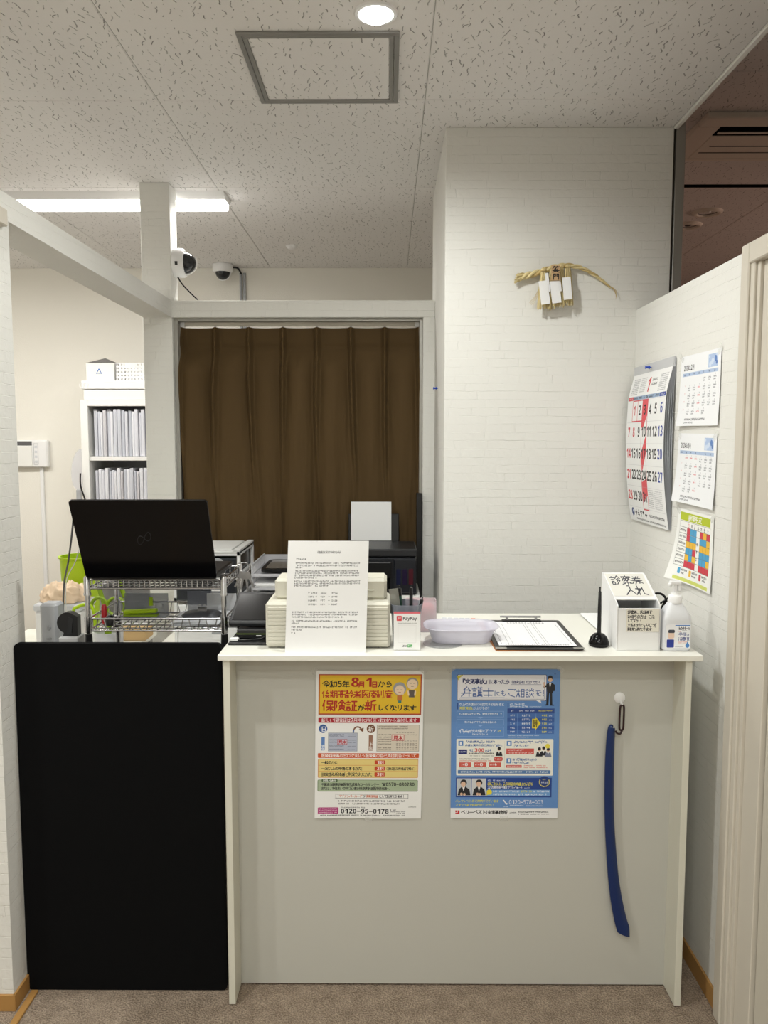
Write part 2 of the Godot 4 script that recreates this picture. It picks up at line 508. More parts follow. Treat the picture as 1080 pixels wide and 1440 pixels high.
# ------------------------------------------------------------------ print: strokes, letters, boxes on an Image
# Each character is drawn with pen strokes on a ten by ten grid (pairs of digits are points). «LR a b» sets two of them side by side, «TB a b» one above the other.
const PEN := {
	"一": "0595", "口": "1282881812", "日": "2181892921 2585", "目": "2181892921 2383 2686", "月": "212619 21818979 2484 2686",
	"田": "1181891911 5159 1585", "木": "0393 5159 5409 5499", "本": "0393 5159 5409 5499 3777", "土": "1484 5159 0898", "士": "0494 5159 1888", "王": "1181 1585 0999 5159",
	"千": "7121 0595 5259", "中": "1282861612 5059", "市": "5052 0292 1519 1585 8588 5259", "区": "9010 1019 1999 3377 7337", "医": "9010 1019 1999 4123 3383 2585 5355 5528 5588",
	"丁": "0292 5259 5938", "町": "LR 田 丁", "寸": "0393 7079 7959 2547", "村": "LR 木 寸", "令": "5004 5095 3464 2686 8658 5659", "禾": "7011 0393 5159 5409 5499", "和": "LR 禾 口",
	"年": "3004 1282 2585 2528 0898 5259", "彳": "6103 7304 4549", "夋": "5032 3263 6324 2474 3607 3686 8619 3789", "後": "LR 彳 夋", "其": "0292 2027 7077 2474 2676 0797 3819 6799", "期": "LR 其 月",
	"高": "5051 0191 3262643432 0509 0595 9599 3666683836", "歯": "5054 5272 3034 0494 1619 1989 8689 5659 2667 6627", "齢": "LR 歯 令", "者": "1282 4145 0595 9009 3686893936 3787",
	"療": "5051 1191 1109 0304 0716 3494 6237 6295 4686 4678 8678 6769 5848 7888", "制左": "2012 1373 0595 4049 1618 1676 7678", "刂": "2126 7079 7949", "制": "LR 制左 刂",
	"度": "5051 1191 1109 2494 3336 7376 3676 2787 7729 3899", "亻": "6015 4249", "呆": "TB 口 木", "保": "LR 亻 呆", "阝": "1119 1171 7153 5375 7557", "㑒": "5003 5093 3262 2585872725 5257 5709 5799", "険": "LR 阝 㑒",
	"言": "4151 0292 2474 2676 2787892927", "正": "1191 5159 5585 2429 0999", "証": "LR 言 正", "か": "035364675949 3109 7296", "が": "035364675949 3109 7296 8091", "亲": "5051 1282 3235 7265 0595 5559 0797 5708 5798",
	"斤": "8011 1116 1609 1494 6469", "新": "LR 亲 斤", "し": "30375987", "く": "702469", "な": "0252 3107 7294 5357 573948 4799", "り": "2126 7176 7649", "ま": "1282 1585 5058 583918 1836 3699",
	"す": "0393 5056 56372534 34455658 5839", "い": "12162938 7296", "は": "1119 4393 7178 785947 4799", "に": "1119 4383 4568 6898", "ら": "4162 2225 254574 7486 8659 5929", "旧": "1119 3191993931 3595",
	"見": "2181862621 2382 2484 3719 6668 6898 9897", "幾": "2013 1334 7063 6384 0696 5058 5899 2679 8579", "機": "LR 木 幾", "関": "1119 1141 4144 4414 9199 6191 6164 6494 3575 3777 5638 5679",
	"竹": "2009 1252 3539 6049 5292 7579", "寺": "1181 5053 0393 0696 7479 7959 2738", "等": "TB 竹 寺", "の": "5148 4818 1814 143151 5182 8286 8669", "窓": "5051 1192 1113 9193 3225 6274 4525 2575 1719 3839 3979 9799",
	"で": "0192 5235 3557 5789 7384 8293", "て": "0191 915236 3657 5789", "支": "1282 5054 1585 8519 2599", "扌": "0383 5059 5939 0776", "ム": "5128 1898 7599", "払": "LR 扌 ム", "う": "3161 1453 5374 7486 8649",
	"弗": "1181 8185 8515 1519 1989 3009 6069", "貝": "2181862621 2382 2484 3709 6799", "費": "TB 弗 貝", "自": "5041 2181892921 2383 2686", "己": "1181 8184 8414 1418 1899 9997", "負": "5012 3171 7153 2383872723 2585 3809 6899",
	"旦": "2181862621 2383 0999", "担": "LR 扌 旦", "害": "5051 1191 1112 9192 2383 2484 0696 5156 2787892927", "割": "LR 害 刂", "合": "5004 5095 3464 2686892926", "つ": "04348385 858759", "舟": "5031 2171 7179 7959 2109 0595 4344 4647",
	"殳": "3135 3171 7194 2686 8609 2699", "般": "LR 舟 殳", "定": "5051 1191 1112 9192 2484 5458 5676 3609 3799", "以": "1117 1739 4153 8185 8529 7699", "上": "5058 5484 0898", "戸": "1191 2383862623 2309", "所": "LR 戸 斤",
	"旱": "2171742421 2272 0595 0797 7579 7959 2738", "得": "LR 彳 旱", "あ": "1282 4149 6437 3718 1826 2643 4374 7487 8759", "る": "2171 7125 2564 6486 8669 6949 4947 4767", "現": "LR 王 見", "役": "LR 彳 殳",
	"並": "2031 7061 0292 3238 6268 1417 8476 0999", "み": "1151 5118 1806 0636 3698 8375 7549", "と": "2145 8235 3527 2739 3999", "半": "2032 7062 1383 0696 5059", "判": "LR 半 刂", "さ": "0383 4076 2628 2869",
	"れ": "2029 0343 4308 0853 5362 6267 6899", "た": "0242 3009 5393 4648 4899", "余": "5004 5095 3464 1686 5459 3608 6698", "除": "LR 阝 余", "を": "1181 4125 2555 5558 9335 3538 3889",
	"葉": "0191 3032 7072 0494 2326 5355 7357 2676 0797 5559 5709 5799", "県": "3171753531 3272 3474 1217 1787 5759 2819 7889", "広": "5051 1191 1109 5337 3787 7699", "或": "0292 2464662624 0969 5058 5899 7082", "域": "LR 土 或",
	"連": "1121 0424 2427 2709 2799 3191 4282864642 4484 3797 6058", "コ": "1282 8288 1888", "ー": "0595", "-": "1585", "ル": "2126 2609 5158 5895", "セ": "0484 8466 3038 3889", "ン": "1234 1995", "タ": "4114 3282 8239 3466",
	"お": "0252 3038 3817 1725 2584 8486 8658 7293", "主": "4152 1282 1585 0999 5259", "住": "LR 亻 主", "当": "5053 2133 8173 1484 8489 1989 1686", "果": "2171752521 2373 5159 0696 5609 5699", "課": "LR 言 果", "へ": "063398",
	"門": "1119 1141 4144 4414 9199 6191 6164 6494 1242 6292", "問": "1119 1141 4144 4414 9199 6191 6164 6494 3666683836", "わ": "2029 0343 4308 0863 6384 8486 8659", "せ": "0494 3038 3879 7076 7666", "マ": "0191 9155 3568",
	"イ": "8004 4349", "ナ": "0393 5055 5519", "バ": "3208 6298 8091 7081", "カ": "0383 8388 8868 4045 4509", "ド": "3039 3365 7182 8091", "建": "0141 4114 1434 3409 1699 5181 8185 4393 5585 5787 6068", "健": "LR 亻 建",
	"康": "5051 1191 1109 3373 7376 2585 3676 5259 3728 6798", "利": "LR 禾 刂", "用": "2126 2609 2181 8189 2383 2686 5159", "き": "1272 1484 4076 2628 2869", "『": "9050 5056 9162 6266", "』": "4349 4909 3338 3808",
	"交": "5051 0292 3214 6284 7409 3599", "通": "1121 0424 2427 2709 2799 3181 8153 4383 4348 8388 4585 6358", "事": "0191 5059 5939 2272742422 1585 8587 1787 0696", "古": "0393 5054 2585892925", "攵": "3014 2393 7309 2499", "故": "LR 古 攵",
	"っ": "2454747658", "会": "5004 5095 3464 1686 4629 2979 6889", "ネ": "4142 1373 7306 4549 5678", "社": "LR ネ 土", "だ": "0242 3009 5484 4648 4899 7182 8091", "け": "1119 3383 7076 7649", "弁": "5023 2373 6184 0696 3436 3609 7479",
	"蒦": "0191 2032 7062 3313 2327 2393 2585 2787 5357 1888 8809 2899", "護": "LR 言 蒦", "も": "4048 4879 7996 1262 1565", "ご": "1161 1526 2789 7182 8191", "相": "LR 木 目", "炎": "5052 5203 5293 1112 9182 5556 5609 5699 1516 9586", "談": "LR 言 炎",
	"示": "2171 0494 5459 2618 7698", "氵": "2142 1434 1936", "歩": "5054 5272 2134 0494 5457 2617 7687 8739", "渉": "LR 氵 歩", "壬": "8121 5159 0595 1999", "任": "LR 亻 壬", "咅": "5051 1191 2224 7264 0494 2686892926", "賠": "LR 貝 咅",
	"賞": "5051 2132 8171 0292 0203 9293 2484872724 2585 3809 6899", "償": "LR 亻 賞", "金": "5004 5095 3363 1585 5359 2637 7667 0999", "大": "0393 5055 5509 5499", "巾": "1216 1282 8286 5059", "畐": "1191 2373742423 1696991916 5659 1797", "幅": "LR 巾 畐",
	"ア": "0191 9154 4449 4919", "ッ": "1233 4153 8259", "プ": "0272 7239 8191", "パ": "3208 6298 8180", "フ": "0282 8249", "レ": "2028 2894", "ト": "3039 3376", "ス": "1181 8109 5699", "意": "5051 1191 3223 7263 0393 2474762624 2575 1718 3739 9799",
	"ざ": "0373 4066 2628 2869 8091", "声": "0191 5053 2383 2585872725 2509", "ベ": "0542 4297 6172 7081", "リ": "2125 7176 7649", "去": "1282 5054 0595 5528 2888 7699", "法": "LR 氵 去", "聿": "1181 8185 0393 1585 0797 5059", "律": "LR 彳 聿",
	"矛": "1161 6134 2244 0494 4459 5939 4408", "务": "3014 2282 8204 2394 1686 8689 8959 4509", "務": "LR 矛 务", "㐱": "5003 5093 6324 7426 8519", "診": "LR 言 㐱", "察": "5051 1191 1112 9192 3215 3353 5326 6282 8256 5295 3565 1787 5759 3809 7898",
	"券": "2132 7162 1383 0595 5108 5598 3676 7668 4629", "入": "3050 5054 5409 5499", "手": "7121 1383 0696 5159 5939", "旨": "2024 2484 8122 2585892925 2787", "指": "LR 扌 旨", "肖": "5053 2132 8171 2429 2484 8489 8979 2787", "消": "LR 氵 肖",
	"毒": "1181 5053 0292 0393 2516 2585 8579 0797 1979", "夜": "5051 0191 3205 2429 5234 5383 8349 5599", "液": "LR 氵 夜", "予": "1171 7143 2355 0595 5559 5939", "夭": "7121 0494 5155 5509 5599", "笑": "TB 竹 夭", "西": "0191 1393991913 3136 6166", "価": "LR 亻 西",
	"各": "3003 2171 7107 3397 2686892926", "格": "LR 木 各", "改": "LR 己 攵", "矢": "3013 1282 0595 5255 5509 5599", "知": "LR 矢 口", "ビ": "1018 1888 1573 7182 8091", "オ": "0393 6069 6949 6308", "持": "LR 扌 寺", "ち": "0292 4025 2554 5486 8659",
	"方": "5051 0292 4484 8479 7959 4209", "下": "0191 5159 5476", "(": "6033 3669", ")": "3066 6639", "!": "5056 5859", "?": "2151 5183 8355 5557 5859", "、": "2749", "。": "2738", "☎": "0191 0103 9193 2488 8428 2888 2484", "ち゛": "0292", "※": "1199 9119 5051 5859",
	"送": "1121 0424 2427 2709 2799 4152 8171 3383 3595 6358 6648 6698", "付": "LR 亻 寸", "名": "4004 3181 8108 3666893936", "点": "5053 5282 2474762624 1819 3839 5859 7899", "異": "2181842421 5154 2272 0595 3437 6467 0797 3809 6899", "青": "1181 5053 0292 0494 2529 2585 8589 2787", "色": "3003 2161 6143 1383872713 5357 2586 1719 1999 9997", "限": "LR 阝 見",
}
var strokes_of := {}
var letter_cache := {}
var fonts := {}

func strokes(ch: String) -> Array:
	if strokes_of.has(ch):
		return strokes_of[ch]
	var out := []
	if not PEN.has(ch):
		var r := RandomNumberGenerator.new()
		r.seed = ch.unicode_at(0)
		for k in 7:
			var p := Vector2(r.randi_range(0, 9), r.randi_range(0, 9))
			out.append([p, p + (Vector2(r.randi_range(3, 6), 0) if k % 2 == 0 else Vector2(0, r.randi_range(3, 6)))])
	else:
		var d: String = PEN[ch]
		if d.begins_with("LR ") or d.begins_with("TB "):
			var w := d.split(" ")
			var lr := w[0] == "LR"
			for k in 2:
				for s in strokes(w[k + 1]):
					var t := []
					for p in s:
						if lr:
							var thin := w[1] in ["亻", "彳", "氵", "阝", "扌"]
							t.append(Vector2(p.x * (0.3 if thin else 0.42) if k == 0 else (3.4 + p.x * 0.62 if thin else 4.5 + p.x * 0.5), p.y))
						else:
							t.append(Vector2(p.x, p.y * 0.4 if k == 0 else 4.4 + p.y * 0.51))
					out.append(t)
		else:
			for w in d.split(" "):
				var t := []
				for i in range(0, w.length() - 1, 2):
					t.append(Vector2(w.unicode_at(i) - 48, w.unicode_at(i + 1) - 48))
				out.append(t)
	strokes_of[ch] = out
	return out

func seg_on(im: Image, a: Vector2, b: Vector2, wd: float, col: Color):
	var W := im.get_width()
	var H := im.get_height()
	var h := wd / 2.0 + 0.5
	var x0 := maxi(0, int(floor(minf(a.x, b.x) - h)))
	var x1 := mini(W - 1, int(ceil(maxf(a.x, b.x) + h)))
	var y0 := maxi(0, int(floor(minf(a.y, b.y) - h)))
	var y1 := mini(H - 1, int(ceil(maxf(a.y, b.y) + h)))
	var ab := b - a
	var l2 := maxf(ab.length_squared(), 1e-6)
	for y in range(y0, y1 + 1):
		for x in range(x0, x1 + 1):
			var p := Vector2(x + 0.5, y + 0.5)
			var t := clampf((p - a).dot(ab) / l2, 0.0, 1.0)
			var al := h - p.distance_to(a + ab * t)
			if al > 0.0:
				al = minf(al, 1.0) * col.a
				im.set_pixel(x, y, im.get_pixel(x, y).lerp(Color(col.r, col.g, col.b), al))

# a page to print on: crop coordinates (s, ox, oy) are turned into pixels
class Page:
	var im: Image
	var s := 1.0
	var o := Vector2.ZERO
	func p(x: float, y: float) -> Vector2:
		return (Vector2(x, y) - o) * s

func page(w: int, h: int, col: Color, s := 1.0, o := Vector2.ZERO) -> Page:
	var g := Page.new()
	g.im = Image.create(w, h, false, Image.FORMAT_RGB8)
	g.im.fill(col)
	g.s = s
	g.o = o
	return g

func line(g: Page, x0: float, y0: float, x1: float, y1: float, w: float, col: Color):
	seg_on(g.im, g.p(x0, y0), g.p(x1, y1), w * g.s, col)

func rect(g: Page, x0: float, y0: float, x1: float, y1: float, col: Color):
	var a := g.p(x0, y0).round()
	var b := g.p(x1, y1).round()
	g.im.fill_rect(Rect2i(int(a.x), int(a.y), maxi(1, int(b.x - a.x)), maxi(1, int(b.y - a.y))), col)

func rrect(g: Page, x0: float, y0: float, x1: float, y1: float, r: float, col: Color):
	rect(g, x0 + r, y0, x1 - r, y1, col)
	rect(g, x0, y0 + r, x1, y1 - r, col)
	for c in [[x0 + r, y0 + r], [x1 - r, y0 + r], [x0 + r, y1 - r], [x1 - r, y1 - r]]:
		disc(g, c[0], c[1], r, col)

func disc(g: Page, x: float, y: float, r: float, col: Color):
	seg_on(g.im, g.p(x, y), g.p(x, y), r * 2.0 * g.s, col)

func frame(g: Page, x0: float, y0: float, x1: float, y1: float, w: float, col: Color):
	for e in [[x0, y0, x1, y0], [x1, y0, x1, y1], [x1, y1, x0, y1], [x0, y1, x0, y0]]:
		line(g, e[0], e[1], e[2], e[3], w, col)

func area(g: Page, pts: Array, col: Color):
	var poly := PackedVector2Array()
	var lo := Vector2(1e9, 1e9)
	var hi := -lo
	for q in pts:
		var v := g.p(q[0], q[1])
		poly.append(v)
		lo = lo.min(v)
		hi = hi.max(v)
	for y in range(maxi(0, int(lo.y)), mini(g.im.get_height(), int(hi.y) + 1)):
		for x in range(maxi(0, int(lo.x)), mini(g.im.get_width(), int(hi.x) + 1)):
			if Geometry2D.is_point_in_polygon(Vector2(x + 0.5, y + 0.5), poly):
				g.im.set_pixel(x, y, col)

func letter(ch: String, bold: bool) -> Dictionary:
	var key := ch + ("b" if bold else "r")
	if letter_cache.has(key):
		return letter_cache[key]
	if not fonts.has(bold):
		var f := SystemFont.new()
		f.font_names = PackedStringArray(["Droid Sans"])
		f.font_weight = 700 if bold else 400
		fonts[bold] = f
	var ts := TextServerManager.get_primary_interface()
	var rid: RID = fonts[bold].get_rids()[0]
	var sz := Vector2i(96, 0)
	var gi := ts.font_get_glyph_index(rid, 96, ch.unicode_at(0), 0)
	ts.font_render_glyph(rid, sz, gi)
	var r := ts.font_get_glyph_uv_rect(rid, sz, gi)
	var d := {"adv": ts.font_get_glyph_advance(rid, 96, gi).x, "off": ts.font_get_glyph_offset(rid, sz, gi), "size": r.size, "im": null}
	if r.size.x > 0:
		d.im = ts.font_get_texture_image(rid, sz, ts.font_get_glyph_texture_idx(rid, sz, gi)).get_region(Rect2i(r))
	letter_cache[key] = d
	return d

func stamp(g: Page, mask: Image, x: float, y: float, w: float, h: float, col: Color):
	if w < 1.0 or h < 1.0:
		return
	var m: Image = mask.duplicate()
	m.resize(maxi(1, int(round(w))), maxi(1, int(round(h))), Image.INTERPOLATE_TRILINEAR if w < mask.get_width() else Image.INTERPOLATE_BILINEAR)
	var ox := int(round(x))
	var oy := int(round(y))
	for j in m.get_height():
		for i in m.get_width():
			var al := m.get_pixel(i, j).a
			if al > 0.02 and ox + i >= 0 and oy + j >= 0 and ox + i < g.im.get_width() and oy + j < g.im.get_height():
				g.im.set_pixel(ox + i, oy + j, g.im.get_pixel(ox + i, oy + j).lerp(col, al))

# words in the Latin alphabet, standing on a base line
func words(g: Page, s: String, x: float, base: float, size: float, col: Color, bold := true, squeeze := 1.0):
	var k := size * g.s / 96.0
	var p := g.p(x, base)
	for i in s.length():
		var d := letter(s[i], bold)
		if d.im:
			stamp(g, d.im, p.x + d.off.x * k * squeeze, p.y + d.off.y * k, d.size.x * k * squeeze, d.size.y * k, col)
		p.x += d.adv * k * squeeze

# text fitted between x0 and x1, from y0 to y1
func fit(g: Page, s: String, x0: float, x1: float, y0: float, y1: float, col: Color, wd: float, bold := true):
	var units := 0.0
	for i in s.length():
		units += 0.62 if s.unicode_at(i) < 128 else 1.0
	var cw := (x1 - x0) / units
	var x := x0
	for i in s.length():
		var ch := s[i]
		var u := 0.62 if s.unicode_at(i) < 128 else 1.0
		if PEN.has(ch) or s.unicode_at(i) >= 128:
			for st in strokes(ch):
				for k in st.size() - 1:
					var a: Vector2 = st[k]
					var b: Vector2 = st[k + 1]
					line(g, x + (a.x + 0.4) * cw * u * 0.102, y0 + (a.y + 0.4) * (y1 - y0) * 0.102, x + (b.x + 0.4) * cw * u * 0.102, y0 + (b.y + 0.4) * (y1 - y0) * 0.102, wd, col)
		elif ch != " ":
			var d := letter(ch, bold)
			if d.im:
				var q := g.p(x + cw * u * 0.06, y0)
				stamp(g, d.im, q.x, q.y, cw * u * 0.88 * g.s, (y1 - y0) * g.s, col)
		x += cw * u

# lines of print too small to read in the photograph: short broken marks
func fine_print(g: Page, x0: float, x1: float, y0: float, y1: float, col: Color, sd := 1, cell := 0.0):
	var r := RandomNumberGenerator.new()
	r.seed = sd * 131 + int(x0 * 7 + y0)
	var h := y1 - y0
	if cell <= 0.0:
		cell = h * 0.92
	var x := x0
	while x < x1 - cell * 0.5:
		if r.randf() > 0.06:
			for k in 4:
				var yy := y0 + h * r.randf_range(0.05, 0.95)
				var xx := x + cell * r.randf_range(0.05, 0.3)
				if k < 3:
					line(g, xx, yy, x + cell * r.randf_range(0.6, 0.9), yy, h * 0.16, col)
				else:
					line(g, x + cell * r.randf_range(0.3, 0.6), y0, x + cell * r.randf_range(0.3, 0.6), y1, h * 0.14, col)
		x += cell

# ------------------------------------------------------------------ the printed sheets
const INK := Color(0.1, 0.1, 0.11)

func insurance_poster() -> Image:
	var g := page(600, 828, Color8(238, 238, 236), 0.5877, Vector2(24, 40))
	var red := Color8(176, 26, 30)
	var white := Color8(244, 244, 244)
	rect(g, 52, 75, 1025, 457, Color8(168, 62, 30))
	rect(g, 61, 84, 1016, 447, Color8(236, 158, 60))
	rect(g, 67, 90, 1009, 440, Color8(232, 192, 44))
	fit(g, "令和5年", 85, 345, 135, 197, INK, 8)
	fit(g, "8", 352, 440, 107, 195, red, 10)
	fit(g, "月", 424, 486, 140, 197, red, 9)
	fit(g, "1", 492, 560, 107, 195, red, 10)
	fit(g, "日", 546, 608, 140, 197, red, 9)
	fit(g, "から", 615, 748, 137, 195, INK, 8)
	fit(g, "後期高齢者医療制度", 85, 748, 225, 300, red, 7.5)
	fit(g, "保険証", 85, 418, 318, 420, red, 12)
	fit(g, "が", 428, 486, 360, 418, INK, 8)
	fit(g, "新", 490, 602, 318, 420, red, 12)
	fit(g, "しくなります", 605, 978, 362, 416, INK, 8)
	# the elderly couple
	var skin := Color8(238, 214, 186)
	rect(g, 795, 260, 845, 325, Color8(196, 116, 60))
	rect(g, 805, 322, 835, 345, Color8(60, 130, 130))
	disc(g, 818, 212, 62, Color8(160, 160, 166))
	disc(g, 818, 224, 46, skin)
	line(g, 790, 222, 806, 222, 3, INK); line(g, 826, 222, 842, 222, 3, INK); line(g, 808, 244, 828, 244, 3, red)
	line(g, 850, 262, 856, 234, 12, skin)
	rect(g, 905, 225, 960, 292, Color8(94, 84, 78))
	line(g, 898, 236, 904, 270, 14, skin); line(g, 966, 236, 962, 270, 14, skin)
	disc(g, 937, 162, 56, Color8(150, 146, 144))
	disc(g, 937, 170, 49, skin)
	line(g, 912, 160, 928, 160, 3, INK); line(g, 946, 160, 962, 160, 3, INK); line(g, 926, 188, 948, 188, 3, INK)
	rrect(g, 52, 482, 1013, 533, 8, Color8(176, 24, 44))
	fit(g, "新しい保険証は7月中に市(区)町村から送付します", 80, 990, 489, 526, white, 4.6)
	disc(g, 97, 590, 40, Color8(44, 84, 150)); fit(g, "旧", 72, 122, 566, 616, white, 6)
	disc(g, 552, 590, 40, Color8(112, 72, 48)); fit(g, "新", 527, 577, 566, 616, white, 5)
	var prev := Vector2(385, 632)
	for k in 9:
		var a := PI + PI * 0.72 * k / 8.0
		var q := Vector2(425 + 40 * cos(a), 620 + 48 * sin(a))
		line(g, prev.x, prev.y, q.x, q.y, 13, Color8(60, 90, 150) if k < 3 else Color8(120, 76, 50))
		prev = q
	area(g, [[436, 596], [482, 580], [478, 622]], Color8(120, 76, 50))
	rect(g, 82, 670, 115, 798, Color8(92, 130, 190)); fit(g, "青", 84, 114, 740, 768, white, 3); fit(g, "色", 84, 114, 768, 796, white, 3)
	rect(g, 532, 650, 570, 798, Color8(150, 110, 88)); fit(g, "茶", 535, 568, 700, 745, white, 3); fit(g, "色", 535, 568, 752, 792, white, 3)
	rect(g, 148, 630, 423, 802, Color8(178, 184, 202)); frame(g, 148, 630, 423, 802, 3, Color8(110, 116, 130))
	rect(g, 610, 553, 1010, 802, Color8(214, 205, 190)); frame(g, 610, 553, 1010, 802, 3, Color8(130, 122, 112))
	for y in [640, 655, 690, 712, 748, 780]:
		fine_print(g, 156, 232 if y > 660 and y < 740 else 300, y, y + 9, Color8(90, 94, 110), y)
		fine_print(g, 332, 412, y + 4, y + 11, Color8(110, 114, 130), y + 1)
	for y in [562, 582, 640, 664, 684, 706, 728, 764, 782]:
		fine_print(g, 618, 745 if y > 620 else 905, y, y + 10, Color8(90, 84, 76), y + 2)
		fine_print(g, 790, 990, y + 60 if y < 720 else y, y + 68 if y < 720 else y + 8, Color8(130, 122, 112), y + 3, 26)
	rect(g, 235, 690, 326, 737, Color8(200, 200, 214)); frame(g, 235, 690, 326, 737, 3, red); fit(g, "見本", 242, 320, 694, 733, red, 4)
	rect(g, 752, 645, 867, 699, Color8(226, 214, 202)); frame(g, 752, 645, 867, 699, 4, red); fit(g, "見本", 762, 858, 651, 693, red, 5)
	rrect(g, 50, 822, 1013, 868, 8, Color8(204, 84, 40))
	fit(g, "医療機関等の窓口で支払う医療費の自己負担割合について", 82, 988, 828, 862, white, 4)
	rrect(g, 52, 878, 1008, 1058, 10, Color8(206, 130, 60))
	rrect(g, 56, 882, 1004, 1054, 8, Color8(228, 206, 130))
	line(g, 58, 938, 1002, 938, 3, Color8(206, 130, 60)); line(g, 58, 996, 1002, 996, 3, Color8(206, 130, 60))
	fit(g, "一般のかた", 85, 245, 895, 928, INK, 4)
	fit(g, "一定以上の所得のあるかた", 85, 472, 951, 985, INK, 4)
	fit(g, "現役並み所得者と判定されたかた", 85, 568, 1007, 1041, INK, 4)
	for k in 3:
		var y := 890 + 57 * k
		rrect(g, 592, y, 690, y + 40, 8, Color8(200, 70, 36))
		fit(g, str(k + 1) + "割", 615, 682, y + 5, y + 36, white, 3.6)
	fit(g, "(現役並み所得者を除く)", 702, 985, 956, 984, INK, 3)
	rrect(g, 50, 1076, 1008, 1189, 12, Color8(88, 110, 76)); rrect(g, 54, 1080, 1004, 1185, 10, Color8(166, 182, 152))
	rrect(g, 88, 1068, 240, 1098, 12, Color8(76, 100, 66)); fit(g, "お問い合わせ", 100, 228, 1072, 1094, white, 3)
	fit(g, "千葉県後期高齢者医療広域連合コールセンター", 85, 638, 1107, 1135, INK, 3.2)
	fit(g, "☎", 665, 700, 1104, 1136, INK, 4); fit(g, "0570-080280", 702, 976, 1101, 1136, INK, 5)
	fit(g, "または、お住まいの市(区)町村後期高齢者医療担当課へ", 85, 738, 1145, 1173, INK, 3.2)
	frame(g, 225, 1215, 917, 1254, 3, Color8(90, 90, 90))
	area(g, [[212, 1262], [232, 1244], [232, 1254]], Color8(150, 150, 150))
	fit(g, "マイナンバーカード", 258, 478, 1222, 1247, Color8(196, 90, 60), 3)
	fit(g, "が", 484, 506, 1222, 1247, INK, 3); fit(g, "健康保険証", 512, 630, 1222, 1247, Color8(196, 90, 60), 3)
	fit(g, "として利用できます!", 638, 880, 1222, 1247, INK, 3)
	fine_print(g, 245, 890, 1272, 1288, Color8(90, 90, 90), 5); fine_print(g, 245, 845, 1298, 1313, Color8(90, 90, 90), 6)
	rrect(g, 54, 1342, 252, 1404, 10, Color8(176, 56, 120))
	for y in [1350, 1368, 1386]:
		fine_print(g, 66, 242, y, y + 11, white, y)
	fine_print(g, 275, 512, 1338, 1349, Color8(80, 80, 80), 9)
	fit(g, "0120-95-0178", 272, 736, 1355, 1400, INK, 7)
	fine_print(g, 748, 800, 1360, 1372, INK, 10); fine_print(g, 748, 895, 1376, 1386, Color8(100, 100, 100), 11); fine_print(g, 808, 895, 1392, 1402, Color8(100, 100, 100), 12)
	fine_print(g, 922, 996, 1332, 1341, Color8(110, 110, 110), 13)
	fine_print(g, 66, 360, 1412, 1424, INK, 14); fine_print(g, 372, 890, 1412, 1424, Color8(70, 70, 70), 15)
	return g.im

